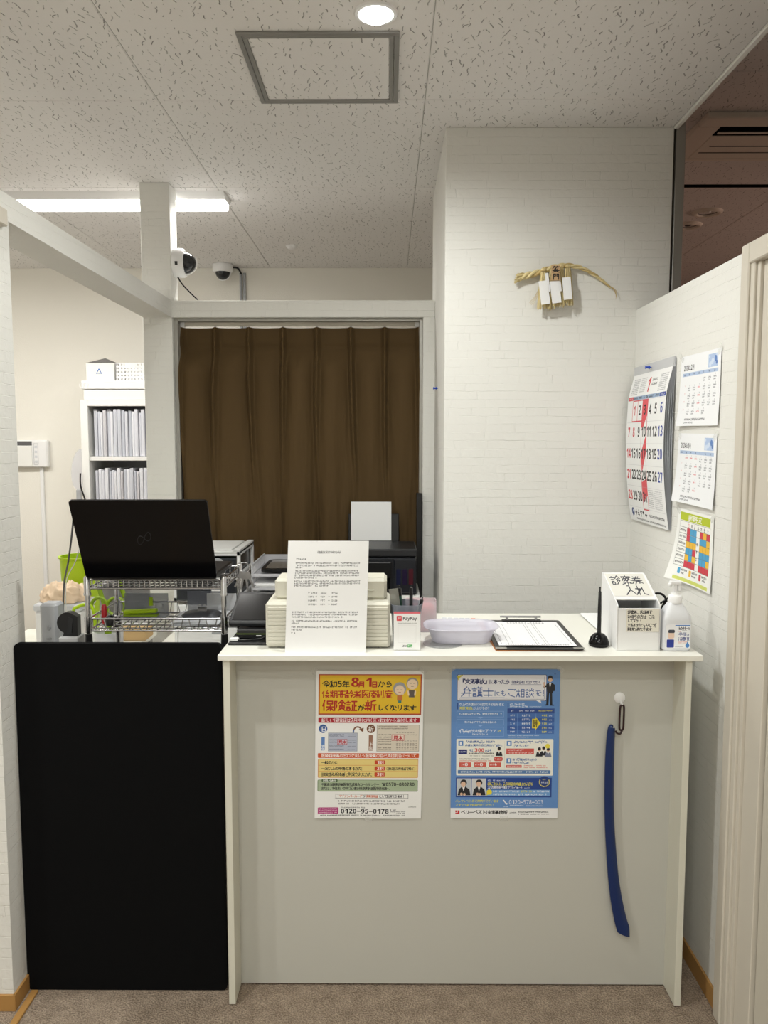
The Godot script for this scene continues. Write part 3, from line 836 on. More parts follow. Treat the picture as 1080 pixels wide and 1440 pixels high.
func law_poster() -> Image:
	var g := page(600, 828, Color8(96, 140, 200), 0.6, Vector2(40, 30))
	var navy := Color8(36, 44, 92)
	var deep := Color8(48, 82, 150)
	var white := Color8(240, 240, 242)
	var yellow := Color8(238, 222, 70)
	fine_print(g, 985, 1015, 62, 78, navy, 3)
	rrect(g, 93, 78, 917, 320, 10, navy); rrect(g, 97, 82, 913, 316, 8, Color8(232, 232, 236))
	area(g, [[820, 315], [872, 342], [862, 312]], Color8(232, 232, 236))
	line(g, 110, 96, 110, 304, 2, navy); line(g, 110, 304, 895, 304, 2, navy); line(g, 897, 98, 897, 304, 2, navy)
	area(g, [[90, 92], [150, 80], [118, 108], [102, 132]], Color8(200, 190, 60))
	fit(g, "『交通事故』", 122, 388, 118, 164, navy, 6.5)
	fit(g, "にあったら", 388, 576, 122, 164, navy, 5)
	fit(g, "保険会社", 594, 716, 132, 162, navy, 3.2); fit(g, "だけでなく", 726, 866, 134, 162, navy, 3)
	line(g, 590, 170, 866, 170, 2, navy)
	fit(g, "弁護士", 128, 428, 188, 282, deep, 8)
	fit(g, "にも", 434, 542, 222, 276, deep, 5)
	fit(g, "ご相談", 553, 800, 203, 286, deep, 6.5)
	fit(g, "を!", 812, 905, 220, 276, deep, 5)
	line(g, 122, 290, 530, 290, 2, deep)
	# the man in a suit
	var suit := Color8(26, 28, 36)
	line(g, 932, 240, 926, 350, 20, suit); line(g, 958, 240, 962, 350, 20, suit)
	area(g, [[912, 168], [938, 150], [962, 150], [992, 172], [986, 215], [972, 250], [922, 250], [918, 212]], suit)
	line(g, 915, 182, 896, 190, 16, suit); line(g, 896, 190, 892, 152, 10, Color8(220, 180, 150)); line(g, 984, 180, 986, 222, 15, suit)
	area(g, [[938, 152], [960, 152], [948, 196]], white)
	disc(g, 949, 122, 22, Color8(220, 182, 152)); disc(g, 949, 108, 22, suit); disc(g, 950, 128, 18, Color8(220, 182, 152))
	line(g, 905, 356, 932, 356, 9, suit); line(g, 954, 358, 984, 358, 9, suit)
	rect(g, 92, 338, 104, 398, deep)
	fit(g, "なんで弁護士に示談交渉を任せると", 115, 527, 338, 364, white, 3)
	fit(g, "賠償金", 115, 240, 373, 399, yellow, 3.4); fit(g, "が上がるの?", 243, 392, 373, 399, white, 3)
	rect(g, 560, 338, 568, 378, deep); fine_print(g, 580, 720, 340, 355, white, 4); fine_print(g, 580, 745, 362, 377, white, 5); fine_print(g, 762, 872, 368, 376, white, 6)
	for b in [[415, 467], [490, 541], [562, 648]]:
		frame(g, 92, b[0], 526, b[1], 2.5, Color8(150, 184, 230))
	fine_print(g, 112, 506, 432, 450, white, 7); fine_print(g, 162, 455, 507, 525, white, 8)
	area(g, [[285, 468], [335, 468], [310, 484]], Color8(140, 176, 226)); area(g, [[285, 542], [335, 542], [310, 558]], Color8(140, 176, 226))
	fit(g, "慰謝料が大幅にアップ", 118, 458, 580, 611, white, 4); fine_print(g, 470, 508, 590, 608, yellow, 9); fine_print(g, 235, 378, 620, 636, white, 10)
	rect(g, 558, 388, 994, 434, Color8(44, 76, 146))
	for k in 5:
		var y := 434 + k * 38
		rect(g, 558, y, 994, y + 38, Color8(70, 112, 180) if k % 2 == 0 else Color8(52, 92, 164))
		fine_print(g, 586, 626, y + 11, y + 27, white, 20 + k); fine_print(g, 692, 768, y + 10, y + 28, white, 30 + k)
		fine_print(g, 878, 930, y + 10, y + 28, yellow, 40 + k); fine_print(g, 942, 970, y + 16, y + 27, white, 50 + k)
	fine_print(g, 592, 622, 404, 418, white, 60); fine_print(g, 668, 812, 404, 418, white, 61); fine_print(g, 846, 980, 404, 418, yellow, 62)
	line(g, 652, 436, 652, 622, 2, Color8(150, 184, 230)); line(g, 824, 436, 824, 622, 2, Color8(150, 184, 230))
	area(g, [[788, 484], [820, 484], [820, 464], [868, 526], [820, 588], [820, 572], [788, 572]], Color8(232, 212, 50))
	for x in [800, 812, 826]:
		fine_print(g, x, x + 10, 494, 560, Color8(110, 100, 40), x, 9)
	fine_print(g, 568, 862, 634, 642, white, 63); fine_print(g, 568, 765, 650, 657, white, 64)
	rrect(g, 90, 670, 988, 1010, 8, Color8(238, 237, 228))
	line(g, 538, 690, 538, 940, 1.5, Color8(180, 180, 176))
	for q in [[108, 688], [556, 688], [556, 850]]:
		rrect(g, q[0], q[1], q[0] + 46, q[1] + 46, 4, Color8(84, 132, 196)); rect(g, q[0] + 14, q[1] + 8, q[0] + 32, q[1] + 38, white)
	fit(g, "『弁護士費用特約』の利用で", 170, 445, 686, 706, deep, 2.4); fit(g, "弁護士費用の自己負担がゼロに", 170, 515, 718, 738, deep, 2.4)
	fit(g, "経験豊富な専門チームが親身に", 612, 930, 686, 706, deep, 2.4); fit(g, "対応いたします", 612, 765, 718, 738, deep, 2.4)
	fit(g, "後遺障害認定手続きの", 612, 838, 850, 871, deep, 2.4); fit(g, "サポートが充実!", 612, 770, 880, 900, deep, 2.4)
	rect(g, 108, 768, 190, 814, Color8(32, 44, 110)); fine_print(g, 116, 182, 784, 797, white, 65)
	fine_print(g, 208, 252, 766, 788, deep, 66); fit(g, "300", 256, 350, 757, 790, Color8(206, 64, 60), 6); fine_print(g, 356, 438, 766, 788, deep, 67)
	fine_print(g, 208, 438, 798, 812, INK, 68); fine_print(g, 215, 438, 824, 831, Color8(130, 130, 130), 69)
	for q in [[487, 757], [860, 760], [900, 752], [942, 764]]:
		disc(g, q[0], q[1] + 8, 15, Color8(220, 180, 152)); disc(g, q[0], q[1], 14, suit)
		area(g, [[q[0] - 32, q[1] + 72], [q[0] - 22, q[1] + 32], [q[0] + 22, q[1] + 32], [q[0] + 32, q[1] + 72]], suit if q[0] < 930 else Color8(120, 128, 150))
		area(g, [[q[0] - 7, q[1] + 30], [q[0] + 7, q[1] + 30], [q[0], q[1] + 52]], white)
	rect(g, 553, 758, 810, 812, Color8(208, 84, 74)); fine_print(g, 566, 712, 766, 781, white, 70); fine_print(g, 566, 800, 790, 804, white, 71)
	disc(g, 936, 735, 22, Color8(232, 216, 70)); fine_print(g, 822, 968, 832, 839, Color8(140, 140, 140), 72)
	fine_print(g, 120, 395, 852, 862, INK, 73); fine_print(g, 120, 412, 870, 878, Color8(200, 70, 60), 74)
	for a in 5:
		disc(g, 458 + a * 11, 857, 20, Color8(208, 84, 74))
	fine_print(g, 446, 516, 851, 863, white, 75)
	for q in [[116, 228], [256, 368], [395, 506]]:
		rect(g, q[0], 888, q[1], 930, Color8(210, 92, 80)); fine_print(g, q[0] + 8, q[0] + 46, 902, 916, white, q[0]); fit(g, "0", q[0] + 50, q[0] + 84, 894, 924, white, 3) if q[0] < 390 else fine_print(g, q[0] + 50, q[1] - 6, 896, 922, white, 80)
	fine_print(g, 120, 395, 937, 943, Color8(140, 140, 140), 76)
	rect(g, 553, 914, 698, 937, Color8(208, 84, 74)); fine_print(g, 562, 690, 920, 932, white, 81)
	for x in [718, 834]:
		fine_print(g, x, x + 88, 914, 922, Color8(206, 80, 70), x); fine_print(g, x, x + 100, 931, 939, Color8(206, 80, 70), x + 1)
	rrect(g, 105, 960, 966, 992, 6, Color8(84, 124, 176)); fine_print(g, 130, 705, 968, 984, white, 82); fine_print(g, 722, 945, 968, 984, white, 83)
	rect(g, 88, 1030, 980, 1214, Color8(30, 66, 142))
	for k in 2:
		var x0 := 98.0 + 140.0 * k
		rect(g, x0, 1040, x0 + 130, 1198, Color8(206, 208, 210) if k == 1 else Color8(190, 196, 202))
		var cx := x0 + (62 if k == 0 else 66)
		area(g, [[x0 + 6, 1198], [x0 + 20, 1138], [cx - 14, 1112], [cx + 14, 1112], [x0 + 116, 1142], [x0 + 128, 1198]], suit)
		area(g, [[cx - 14, 1112], [cx + 14, 1112], [cx, 1160]], white)
		disc(g, cx, 1078, 30, suit); disc(g, cx - 3, 1090, 23, Color8(222, 186, 160)); rect(g, cx - 9, 1106, cx + 7, 1122, Color8(214, 176, 150))
		disc(g, cx - 20 + 6 * k, 1184, 13, Color8(218, 180, 152)); disc(g, cx + 8, 1186, 12, Color8(218, 180, 152))
		frame(g, x0, 1040, x0 + 130, 1198, 3, white)
	fine_print(g, 384, 548, 1050, 1063, white, 84)
	fit(g, "60拠点以上、約380名の弁護士が在籍!", 382, 803, 1074, 1104, yellow, 3.6)
	fit(g, "適切な賠償金獲得までフルサポート", 384, 712, 1111, 1133, white, 3); fine_print(g, 725, 785, 1122, 1131, white, 85)
	rect(g, 372, 1143, 968, 1203, Color8(112, 160, 214)); fine_print(g, 434, 690, 1150, 1166, white, 86); fine_print(g, 696, 806, 1150, 1166, yellow, 87); fine_print(g, 812, 960, 1150, 1166, white, 88); fine_print(g, 436, 940, 1178, 1194, white, 89)
	disc(g, 400, 1166, 25, Color8(234, 214, 54)); area(g, [[378, 1176], [372, 1198], [398, 1186]], Color8(234, 214, 54))
	disc(g, 912, 1072, 55, Color8(26, 56, 122))
	for k in 14:
		var a := -0.4 + (PI + 0.8) * k / 13.0
		disc(g, 912 + 46 * cos(a), 1070 + 42 * sin(a), 6, Color8(222, 206, 110))
	fine_print(g, 880, 944, 1064, 1082, white, 90); fine_print(g, 893, 930, 1040, 1052, Color8(222, 206, 110), 91)
	fit(g, "パンフレットのご用意がございます", 86, 490, 1237, 1262, yellow, 2.8)
	fit(g, "スタッフまでお声がけください", 86, 442, 1274, 1298, yellow, 2.8)
	line(g, 510, 1235, 510, 1300, 2, Color8(170, 196, 232))
	line(g, 536, 1246, 562, 1274, 9, white); disc(g, 535, 1245, 8, white); disc(g, 564, 1274, 8, white)
	fit(g, "0120-578-003", 584, 906, 1239, 1277, white, 6, false)
	fine_print(g, 592, 730, 1284, 1294, white, 92); fine_print(g, 745, 902, 1288, 1297, white, 93); fine_print(g, 535, 578, 1297, 1305, white, 94)
	rect(g, 40, 1314, 1040, 1410, Color8(238, 238, 238))
	rect(g, 85, 1337, 102, 1353, Color8(196, 40, 50)); rect(g, 107, 1337, 124, 1370, Color8(196, 40, 50)); rect(g, 85, 1358, 124, 1370, Color8(196, 40, 50))
	fit(g, "ベリーベスト法律事務所", 138, 572, 1336, 1371, INK, 5)
	fine_print(g, 592, 655, 1352, 1362, INK, 95); fine_print(g, 672, 955, 1345, 1356, INK, 96); fine_print(g, 672, 772, 1364, 1374, INK, 97); fine_print(g, 785, 965, 1366, 1374, Color8(90, 90, 90), 98)
	return g.im

func notice_sheet() -> Image:
	var g := page(640, 900, Color8(240, 240, 240), 0.86, Vector2(45, 48))
	var ink := Color8(70, 70, 74)
	fit(g, "価格改定のお知らせ", 318, 532, 142, 166, ink, 2.6)
	var y := 208.0
	fine_print(g, 124, 218, 210, 227, ink, 1)
	for row in [[250, 120, 710], [272, 120, 715], [292, 118, 184], [322, 118, 714], [345, 116, 714], [366, 114, 714], [387, 112, 318], [420, 112, 714], [441, 111, 714], [462, 110, 430],
			[712, 98, 706], [734, 97, 708], [757, 96, 580], [794, 96, 706], [816, 96, 162], [852, 96, 706], [876, 96, 186], [908, 96, 132]]:
		fine_print(g, row[1], row[2], row[0], row[0] + 15, ink, row[0])
	for k in 4:
		var yy := 530 + 36 * k
		fine_print(g, 244, 320, yy, yy + 15, ink, yy)
		fine_print(g, 358, 416 if k == 0 else 404, yy, yy + 15, ink, yy + 1)
		if k > 0:
			fine_print(g, 428, 444, yy + 4, yy + 10, ink, yy + 2)
		fine_print(g, 460, 516, yy, yy + 15, ink, yy + 3)
	return g.im

func wall_calendar() -> Image:
	var g := page(560, 760, Color8(240, 240, 240), 1.0)
	var red := Color8(204, 40, 52)
	var blue := Color8(30, 56, 150)
	rect(g, 0, 0, 560, 36, Color8(214, 214, 216))
	words(g, "1", 258, 132, 96, red)
	for y in range(60, 136, 9):
		fine_print(g, 34, 130, y, y + 5, Color8(130, 130, 136), y)
		fine_print(g, 428, 530, y, y + 5, Color8(130, 130, 136), y + 1)
		if y < 124:
			fine_print(g, 152, 236, y, y + 5, Color8(150, 150, 154), y + 2)
	fine_print(g, 320, 400, 72, 84, INK, 4); fine_print(g, 320, 400, 92, 104, INK, 5)
	rect(g, 10, 146, 550, 164, Color8(150, 172, 200)); rect(g, 10, 146, 86, 164, red); rect(g, 472, 146, 550, 164, blue)
	for c in 7:
		fine_print(g, 20 + 77 * c, 76 + 77 * c, 150, 160, Color8(240, 240, 240) if c in [0, 6] else INK, c)
	var cw := 77.0
	var rh := 104.0
	var col := 3
	var x0 := 10 + cw * col
	# the closed days marked in red: a frame round the first days and a zigzag band down the Wednesday column
	area(g, [[x0 + 2, 168], [x0 + cw, 168], [x0 + cw, 240], [x0 + 26, 300], [x0 + 2, 300]], Color8(222, 84, 92))
	area(g, [[x0 + cw, 330], [x0 + cw, 420], [x0 + 10, 520], [x0 + 2, 420]], Color8(222, 84, 92))
	area(g, [[x0 + cw, 540], [x0 + cw, 620], [x0 + 4, 660], [x0 + 4, 560]], Color8(222, 84, 92))
	frame(g, x0, 168, x0 + cw, 692, 5, red)
	frame(g, 12 + cw, 168, x0, 268, 5, red); line(g, 12 + cw * 2, 168, 12 + cw * 2, 268, 4, red)
	for k in 31:
		var slot := k + 1
		var c := slot % 7
		var r := slot / 7
		var ink := red if c == 0 or k == 0 or k == 7 else (blue if c == 6 else INK)
		var t := str(k + 1)
		words(g, t, 10 + cw * c + (20 if t.length() == 1 else 4), 176 + rh * r + 62, 66, ink, true, 0.92)
	for r in 6:
		line(g, 10, 168 + rh * r, 550, 168 + rh * r, 1, Color8(190, 190, 194))
	for y in range(592, 676, 9):
		fine_print(g, 326, 400, y, y + 5, Color8(150, 150, 154), y); fine_print(g, 412, 520, y, y + 5, Color8(170, 170, 174), y + 1)
	disc(g, 62, 716, 20, Color8(24, 48, 110)); disc(g, 66, 712, 8, Color8(200, 210, 230)); area(g, [[46, 726], [60, 744], [66, 730]], Color8(24, 48, 110))
	fine_print(g, 94, 300, 702, 730, INK, 8, 38); fine_print(g, 312, 520, 712, 724, INK, 9)
	fine_print(g, 110, 530, 742, 750, INK, 10)
	return g.im

func month_sheet(month: int) -> Image:
	var g := page(480, 340, Color8(240, 241, 244), 1.0)
	var ink := Color8(90, 92, 100)
	fit(g, "2024年%d月" % month, 40, 172, 46, 72, INK, 2)
	rect(g, 340, 18, 446, 76, Color8(176, 196, 228))
	for k in 9:
		disc(g, 352 + (k * 37) % 88, 28 + (k * 23) % 40, 7 + k % 3 * 3, Color8(208, 220, 240))
	disc(g, 420, 40, 14, Color8(96, 130, 190)); disc(g, 432, 58, 9, Color8(90, 120, 180))
	rect(g, 30, 84, 452, 100, Color8(176, 194, 222))
	for c in 7:
		fine_print(g, 46 + 60 * c, 66 + 60 * c, 88, 97, Color8(70, 80, 110), c)
	var first := 1 if month == 1 else 4
	var days := 31 if month == 1 else 29
	for d in days:
		var slot := d + first
		var c := slot % 7
		var r := slot / 7
		var x := 44.0 + 60.0 * c
		var y := 108.0 + 38.0 * r
		words(g, str(d + 1), x + 18, y + 4, 9, Color8(200, 80, 80) if c == 0 else ink, false)
		var off := (c == 3) or (month == 1 and d < 3)
		if c == 0:
			continue
		fine_print(g, x, x + 30, y + 8, y + 15, Color8(204, 70, 76) if off else ink, d)
		if not off:
			fine_print(g, x, x + 26, y + 19, y + 26, ink, d + 40)
	fine_print(g, 90, 330, 304, 314, Color8(60, 60, 66), 90); fine_print(g, 88, 190, 320, 328, ink, 91)
	return g.im

func timetable_sheet() -> Image:
	var g := page(480, 340, Color8(241, 241, 238), 1.0)
	var lime := Color8(182, 196, 40)
	var cols := {"r": Color8(206, 60, 76), "b": Color8(76, 160, 206), "y": Color8(236, 186, 60)}
	rect(g, 40, 14, 440, 52, lime)
	fit(g, "診療予定", 150, 330, 20, 47, Color8(240, 240, 236), 4)
	var days := ["日", "月", "火", "水", "木", "金", "土"]
	for c in 7:
		fit(g, days[c], 150 + c * 42, 170 + c * 42, 62, 80, Color8(206, 60, 60) if c == 0 else (Color8(60, 90, 180) if c == 6 else INK), 1.6)
	frame(g, 40, 56, 440, 268, 1.5, Color8(120, 120, 120))
	var rows := ["rbb ryr", "rbb bby", "yyy yyy", "bbr bbb", "yby bby", "rrr rrr"]
	for r in 6:
		var y := 84 + r * 30.5
		fine_print(g, 48, 130, y + 10, y + 20, INK, r)
		line(g, 40, y, 440, y, 1.5, Color8(90, 90, 90))
		for c in 7:
			var k: String = rows[r][c]
			if k != " ":
				rect(g, 142 + c * 42.6, y + 1, 142 + (c + 1) * 42.6, y + 30, cols[k])
				line(g, 142 + c * 42.6, y, 142 + c * 42.6, y + 30.5, 1.2, Color8(90, 70, 60))
	for k in 3:
		fine_print(g, 276, 288, 140 + k * 34, 154 + k * 34, INK, 60 + k)
	var leg := ["b", "y", "r"]
	for k in 3:
		var x := 92 + k * 118
		rect(g, x, 276, x + 26, 304, cols[leg[k]])
		fine_print(g, x + 34, x + 96, 277, 287, INK, 70 + k); fine_print(g, x + 34, x + 84, 293, 302, INK, 80 + k)
	rect(g, 60, 318, 440, 334, Color8(206, 214, 110))
	return g.im

func plaque_print() -> Image:
	var g := page(96, 160, Color8(190, 158, 118), 1.0)
	fit(g, "笑", 10, 90, 8, 78, Color8(24, 18, 18), 10)
	fit(g, "門", 14, 86, 84, 154, Color8(24, 18, 18), 10)
	return g.im

func ticket_box_print() -> Image:
	var g := page(420, 260, Color8(226, 224, 216), 1.0)
	fit(g, "診察券", 30, 380, 20, 128, Color8(46, 48, 60), 9.5)
	fit(g, "入れ", 140, 376, 138, 248, Color8(46, 48, 60), 11)
	return g.im

func handwritten_note() -> Image:
	var g := page(420, 290, Color8(232, 228, 216), 1.0)
	var ink := Color8(46, 42, 44)
	fit(g, "診察券、各証券を", 16, 330, 18, 68, ink, 6)
	fit(g, "お持ちの方は ご示", 16, 360, 76, 124, ink, 6)
	fit(g, "して下さい", 16, 190, 132, 170, ink, 6)
	fit(g, "※各町村により配布", 16, 372, 184, 226, ink, 5.5)
	fit(g, "期限が異なります", 20, 330, 234, 276, ink, 5.5)
	return g.im

func bottle_print() -> Image:
	var g := page(340, 330, Color8(242, 243, 246), 1.0)
	var navy := Color8(40, 56, 130)
	rect(g, 128, 10, 330, 24, Color8(70, 124, 200))
	fit(g, "ビオレ", 176, 290, 36, 78, Color8(44, 44, 56), 8); fine_print(g, 296, 326, 44, 76, Color8(44, 44, 56), 2, 15)
	fine_print(g, 222, 290, 84, 92, INK, 3)
	fit(g, "手指", 176, 284, 110, 160, navy, 6); fit(g, "の", 292, 320, 136, 162, navy, 4)
	fit(g, "消毒液", 176, 322, 176, 224, navy, 6)
	fine_print(g, 166, 206, 92, 104, Color8(200, 60, 60), 4)
	fine_print(g, 176, 310, 240, 252, Color8(200, 70, 60), 5); fine_print(g, 176, 290, 262, 274, Color8(200, 110, 60), 6)
	fine_print(g, 110, 250, 306, 316, Color8(120, 120, 130), 7)
	# a plain blue shape where the label carries a drawn figure
	rrect(g, 18, 210, 116, 322, 12, Color8(38, 58, 150)); rrect(g, 34, 96, 118, 206, 34, Color8(236, 208, 190)); rrect(g, 34, 76, 124, 120, 18, Color8(60, 64, 76))
	disc(g, 300, 296, 28, Color8(76, 136, 204)); area(g, [[300, 238], [278, 284], [322, 284]], Color8(76, 136, 204))
	return g.im

func pay_card() -> Image:
	var g := page(220, 330, Color8(242, 242, 242), 1.0)
	rect(g, 0, 0, 220, 18, Color8(222, 104, 116))
	rrect(g, 24, 36, 66, 80, 6, Color8(222, 64, 74)); frame(g, 36, 48, 54, 60, 4, Color8(242, 240, 240)); line(g, 36, 60, 34, 72, 4, Color8(242, 240, 240))
	words(g, "PayPay", 74, 72, 38, Color8(48, 48, 54), true, 0.9)
	fine_print(g, 30, 192, 96, 104, Color8(130, 130, 130), 2)
	frame(g, 36, 116, 184, 268, 1.5, Color8(206, 206, 206))
	words(g, "LINE", 66, 304, 22, Color8(50, 50, 56)); rrect(g, 114, 284, 154, 308, 3, Color8(74, 168, 84)); words(g, "Pay", 118, 303, 19, Color8(240, 240, 240))
	return g.im

func form_sheet() -> Image:
	var g := page(480, 680, Color8(236, 236, 238), 1.0)
	var ink := Color8(96, 98, 104)
	fine_print(g, 130, 400, 24, 44, INK, 3, 20)
	frame(g, 22, 60, 458, 640, 2, ink)
	line(g, 66, 60, 66, 640, 2, ink); line(g, 92, 60, 92, 640, 1.5, ink)
	for x in [238, 254, 296, 312]:
		line(g, x, 60, x, 640, 1.8, ink)
	for k in 30:
		line(g, 22, 60 + k * 19.4, 458, 60 + k * 19.4, 0.8, Color8(180, 182, 188))
	fine_print(g, 40, 440, 648, 664, ink, 5)
	return g.im

# ------------------------------------------------------------------ the room
func build_shell():
	shell("floor", box(V(-3.4, -0.1, -5.32), V(5.2, 0, 2.72)), M.carpet, "grey-brown loop carpet")
	shell("wall_back", box(V(-3.4, 0, -5.32), V(1.1, CEIL + 0.1, -5.2)), M.wall)
	shell("wall_left", box(V(-3.4, 0, -5.2), V(-3.3, CEIL + 0.1, 2.6)), M.wall)
	shell("wall_front", box(V(-3.4, 0, 2.6), V(5.2, HALL + 0.1, 2.72)), M.wall)
	# partition end with embossed paper on the left, 2.18 m high
	shell("wall_partition_left", box(V(-3.3, 0, -2.19), V(-1.028, 2.222, -2.037)), M.paper_wall)
	var st := S()
	bx(st, V(-3.3, 0, -2.037), V(-1.022, 0.047, -2.03), 0.001)
	bx(st, V(-1.028, 0, -2.19), V(-1.021, 0.047, -2.03), 0.001)
	shell("baseboard_left", st, M.base_wood)
	shell("trim_1", box(V(-1.012, 0, -2.108), V(-0.992, 0.008, -0.4), 0.002), M.base_wood, "brown floor rail of the sliding gate")
	shell("trim_2", box(V(-1.06, 2.126, -2.155), V(-1.012, 2.171, 0.4), 0.003), M.beige_door, "beige head rail of the sliding gate")
	# column, beams and header round the staff window, plain painted paper
	shell("wall_column", box(V(-1.076, 0, -3.625), V(-0.948, CEIL, -3.515), 0.002), M.paper_wall)
	# the beam runs slightly askew from the column to the partition end
	st = S()
	var bc := [V(-0.95, 2.1, -3.516), V(-1.074, 2.1, -3.516), V(-1.074, 2.174, -3.516), V(-0.95, 2.174, -3.516)]
	var bf := [V(-1.028, 2.15, -2.189), V(-1.152, 2.15, -2.189), V(-1.152, 2.222, -2.189), V(-1.028, 2.222, -2.189)]
	face(st, bc, V(-1.05, 2.16, -2.9))
	face(st, bf, V(-1.05, 2.16, -2.9))
	for k in 4:
		face(st, [bc[k], bc[(k + 1) % 4], bf[(k + 1) % 4], bf[k]], V(-1.05, 2.16, -2.85))
	shell("wall_beam", st, M.paper_wall)
	shell("wall_header", box(V(-0.948, 2.1, -3.625), V(0.205, 2.173, -3.515), 0.002), M.paper_wall)
	shell("wall_jamb", box(V(0.152, 0, -3.625), V(0.205, 2.1, -3.515), 0.002), M.paper_wall)
	st = S()
	bx(st, V(-0.948, 0.75, -3.6), V(-0.93, 2.1, -3.54), 0.001)
	bx(st, V(0.138, 0.75, -3.6), V(0.152, 2.1, -3.54), 0.001)
	bx(st, V(-0.93, 2.088, -3.6), V(0.138, 2.1, -3.54), 0.001)
	shell("window_1", st, M.alu, "thin aluminium frame lining the staff window")
	# pier on the right of the window and the closing walls behind it
	shell("wall_pier", box(V(0.205, 0, -3.735), V(1.018, CEIL, -2.924), 0.002), M.paper_wall)
	shell("wall_rear_right", box(V(0.98, 0, -5.2), V(1.06, HALL, -3.735)), M.wall)
	st = S()
	bx(st, V(1.028, 0, -2.99), V(1.062, HALL, -2.93), 0.002)
	bx(st, V(1.018, 0, -3.3), V(1.03, HALL, -2.96), 0.0)
	shell("trim_3", st, M.alu, "grey metal post beside the white pier")
	# right partition, 2.03 m high, with a sliding door nearer the viewer
	st = S()
	bx(st, V(0.901, 0, -2.93), V(0.99, 2.034, -2.02), 0.001)
	bx(st, V(0.901, 2.0, -2.02), V(0.99, 2.034, -0.95), 0.001)
	bx(st, V(0.901, 0, -0.95), V(0.99, 2.034, 2.6), 0.001)
	shell("wall_right", st, M.paper_wall)
	st = box(V(0.894, 0, -2.92), V(0.901, 0.055, -2.025), 0.001)
	shell("baseboard_right", st, M.base_wood)
	var d := Node3D.new()
	d.name = "door_1"
	d.set_meta("kind", "structure")
	d.set_meta("label", "beige sliding door with moulded casing at the right edge")
	add_child(d)
	st = S()
	bx(st, V(0.884, 0, -2.03), V(0.99, 2.043, -1.988), 0.003)
	bx(st, V(0.89, 0, -1.988), V(0.99, 2.04, -1.966), 0.002)
	bx(st, V(0.884, 1.992, -1.988), V(0.99, 2.043, -0.95), 0.003)
	bx(st, V(0.884, 0, -0.99), V(0.99, 2.043, -0.94), 0.003)
	part(d, "casing", st, M.beige_door)
	st = S()
	bx(st, V(0.897, 0, -1.966), V(0.99, 1.992, -1.95), 0.001)
	bx(st, V(0.905, 0, -1.95), V(0.98, 1.992, -1.868), 0.002)
	part(d, "stile", st, M.beige_door)
	part(d, "door_leaf", box(V(0.915, 0.008, -1.862), V(0.95, 1.99, -0.99), 0.002), M.door_leaf)

func panel_mesh(w: float, d: float, u0: float, v0: float) -> ArrayMesh:
	# a ceiling board seen from below: bevelled edge, texture in metres
	var st := S()
	var b := 0.003
	var pts := [V(0, 0, 0), V(w, 0, 0), V(w, 0, d), V(0, 0, d)]
	var low := [V(b, -0.003, b), V(w - b, -0.003, b), V(w - b, -0.003, d - b), V(b, -0.003, d - b)]
	var quads := [low]
	for k in 4:
		quads.append([pts[k], pts[(k + 1) % 4], low[(k + 1) % 4], low[k]])
	for q in quads:
		for k in [0, 1, 2, 0, 2, 3]:
			st.set_uv(Vector2(q[k].x / 0.9 + u0, q[k].z / 0.9 + v0))
			st.add_vertex(q[k])
	st.generate_normals()
	return st.commit()

func build_ceiling():
	var c := shell("ceiling", box(V(-3.4, CEIL + 0.003, -5.32), V(1.018, CEIL + 0.12, 2.72)), M.alu, "mineral fibre board ceiling with fissured panels")
	var xs := [-3.3, -2.511, -1.634, -0.757, 0.12, 1.016]
	var zs := [-5.2]
	for k in 9:
		zs.append(-4.475 + 0.89 * k)
	zs[9] = 2.6
	var made := {}
	for i in xs.size() - 1:
		for j in zs.size() - 1:
			var w: float = xs[i + 1] - xs[i] - 0.0022
			var d: float = zs[j + 1] - zs[j] - 0.0022
			var key := "%d_%d" % [i, j]
			made[key] = panel_mesh(w, d, 0.37 * i + 0.11 * j, 0.29 * j + 0.53 * i)
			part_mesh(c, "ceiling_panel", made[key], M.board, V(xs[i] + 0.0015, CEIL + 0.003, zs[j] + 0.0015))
	shell("trim_4", box(V(1.016, CEIL - 0.006, -2.93), V(1.036, CEIL + 0.03, 2.6), 0.003), M.white, "white edge moulding along the open ceiling side")

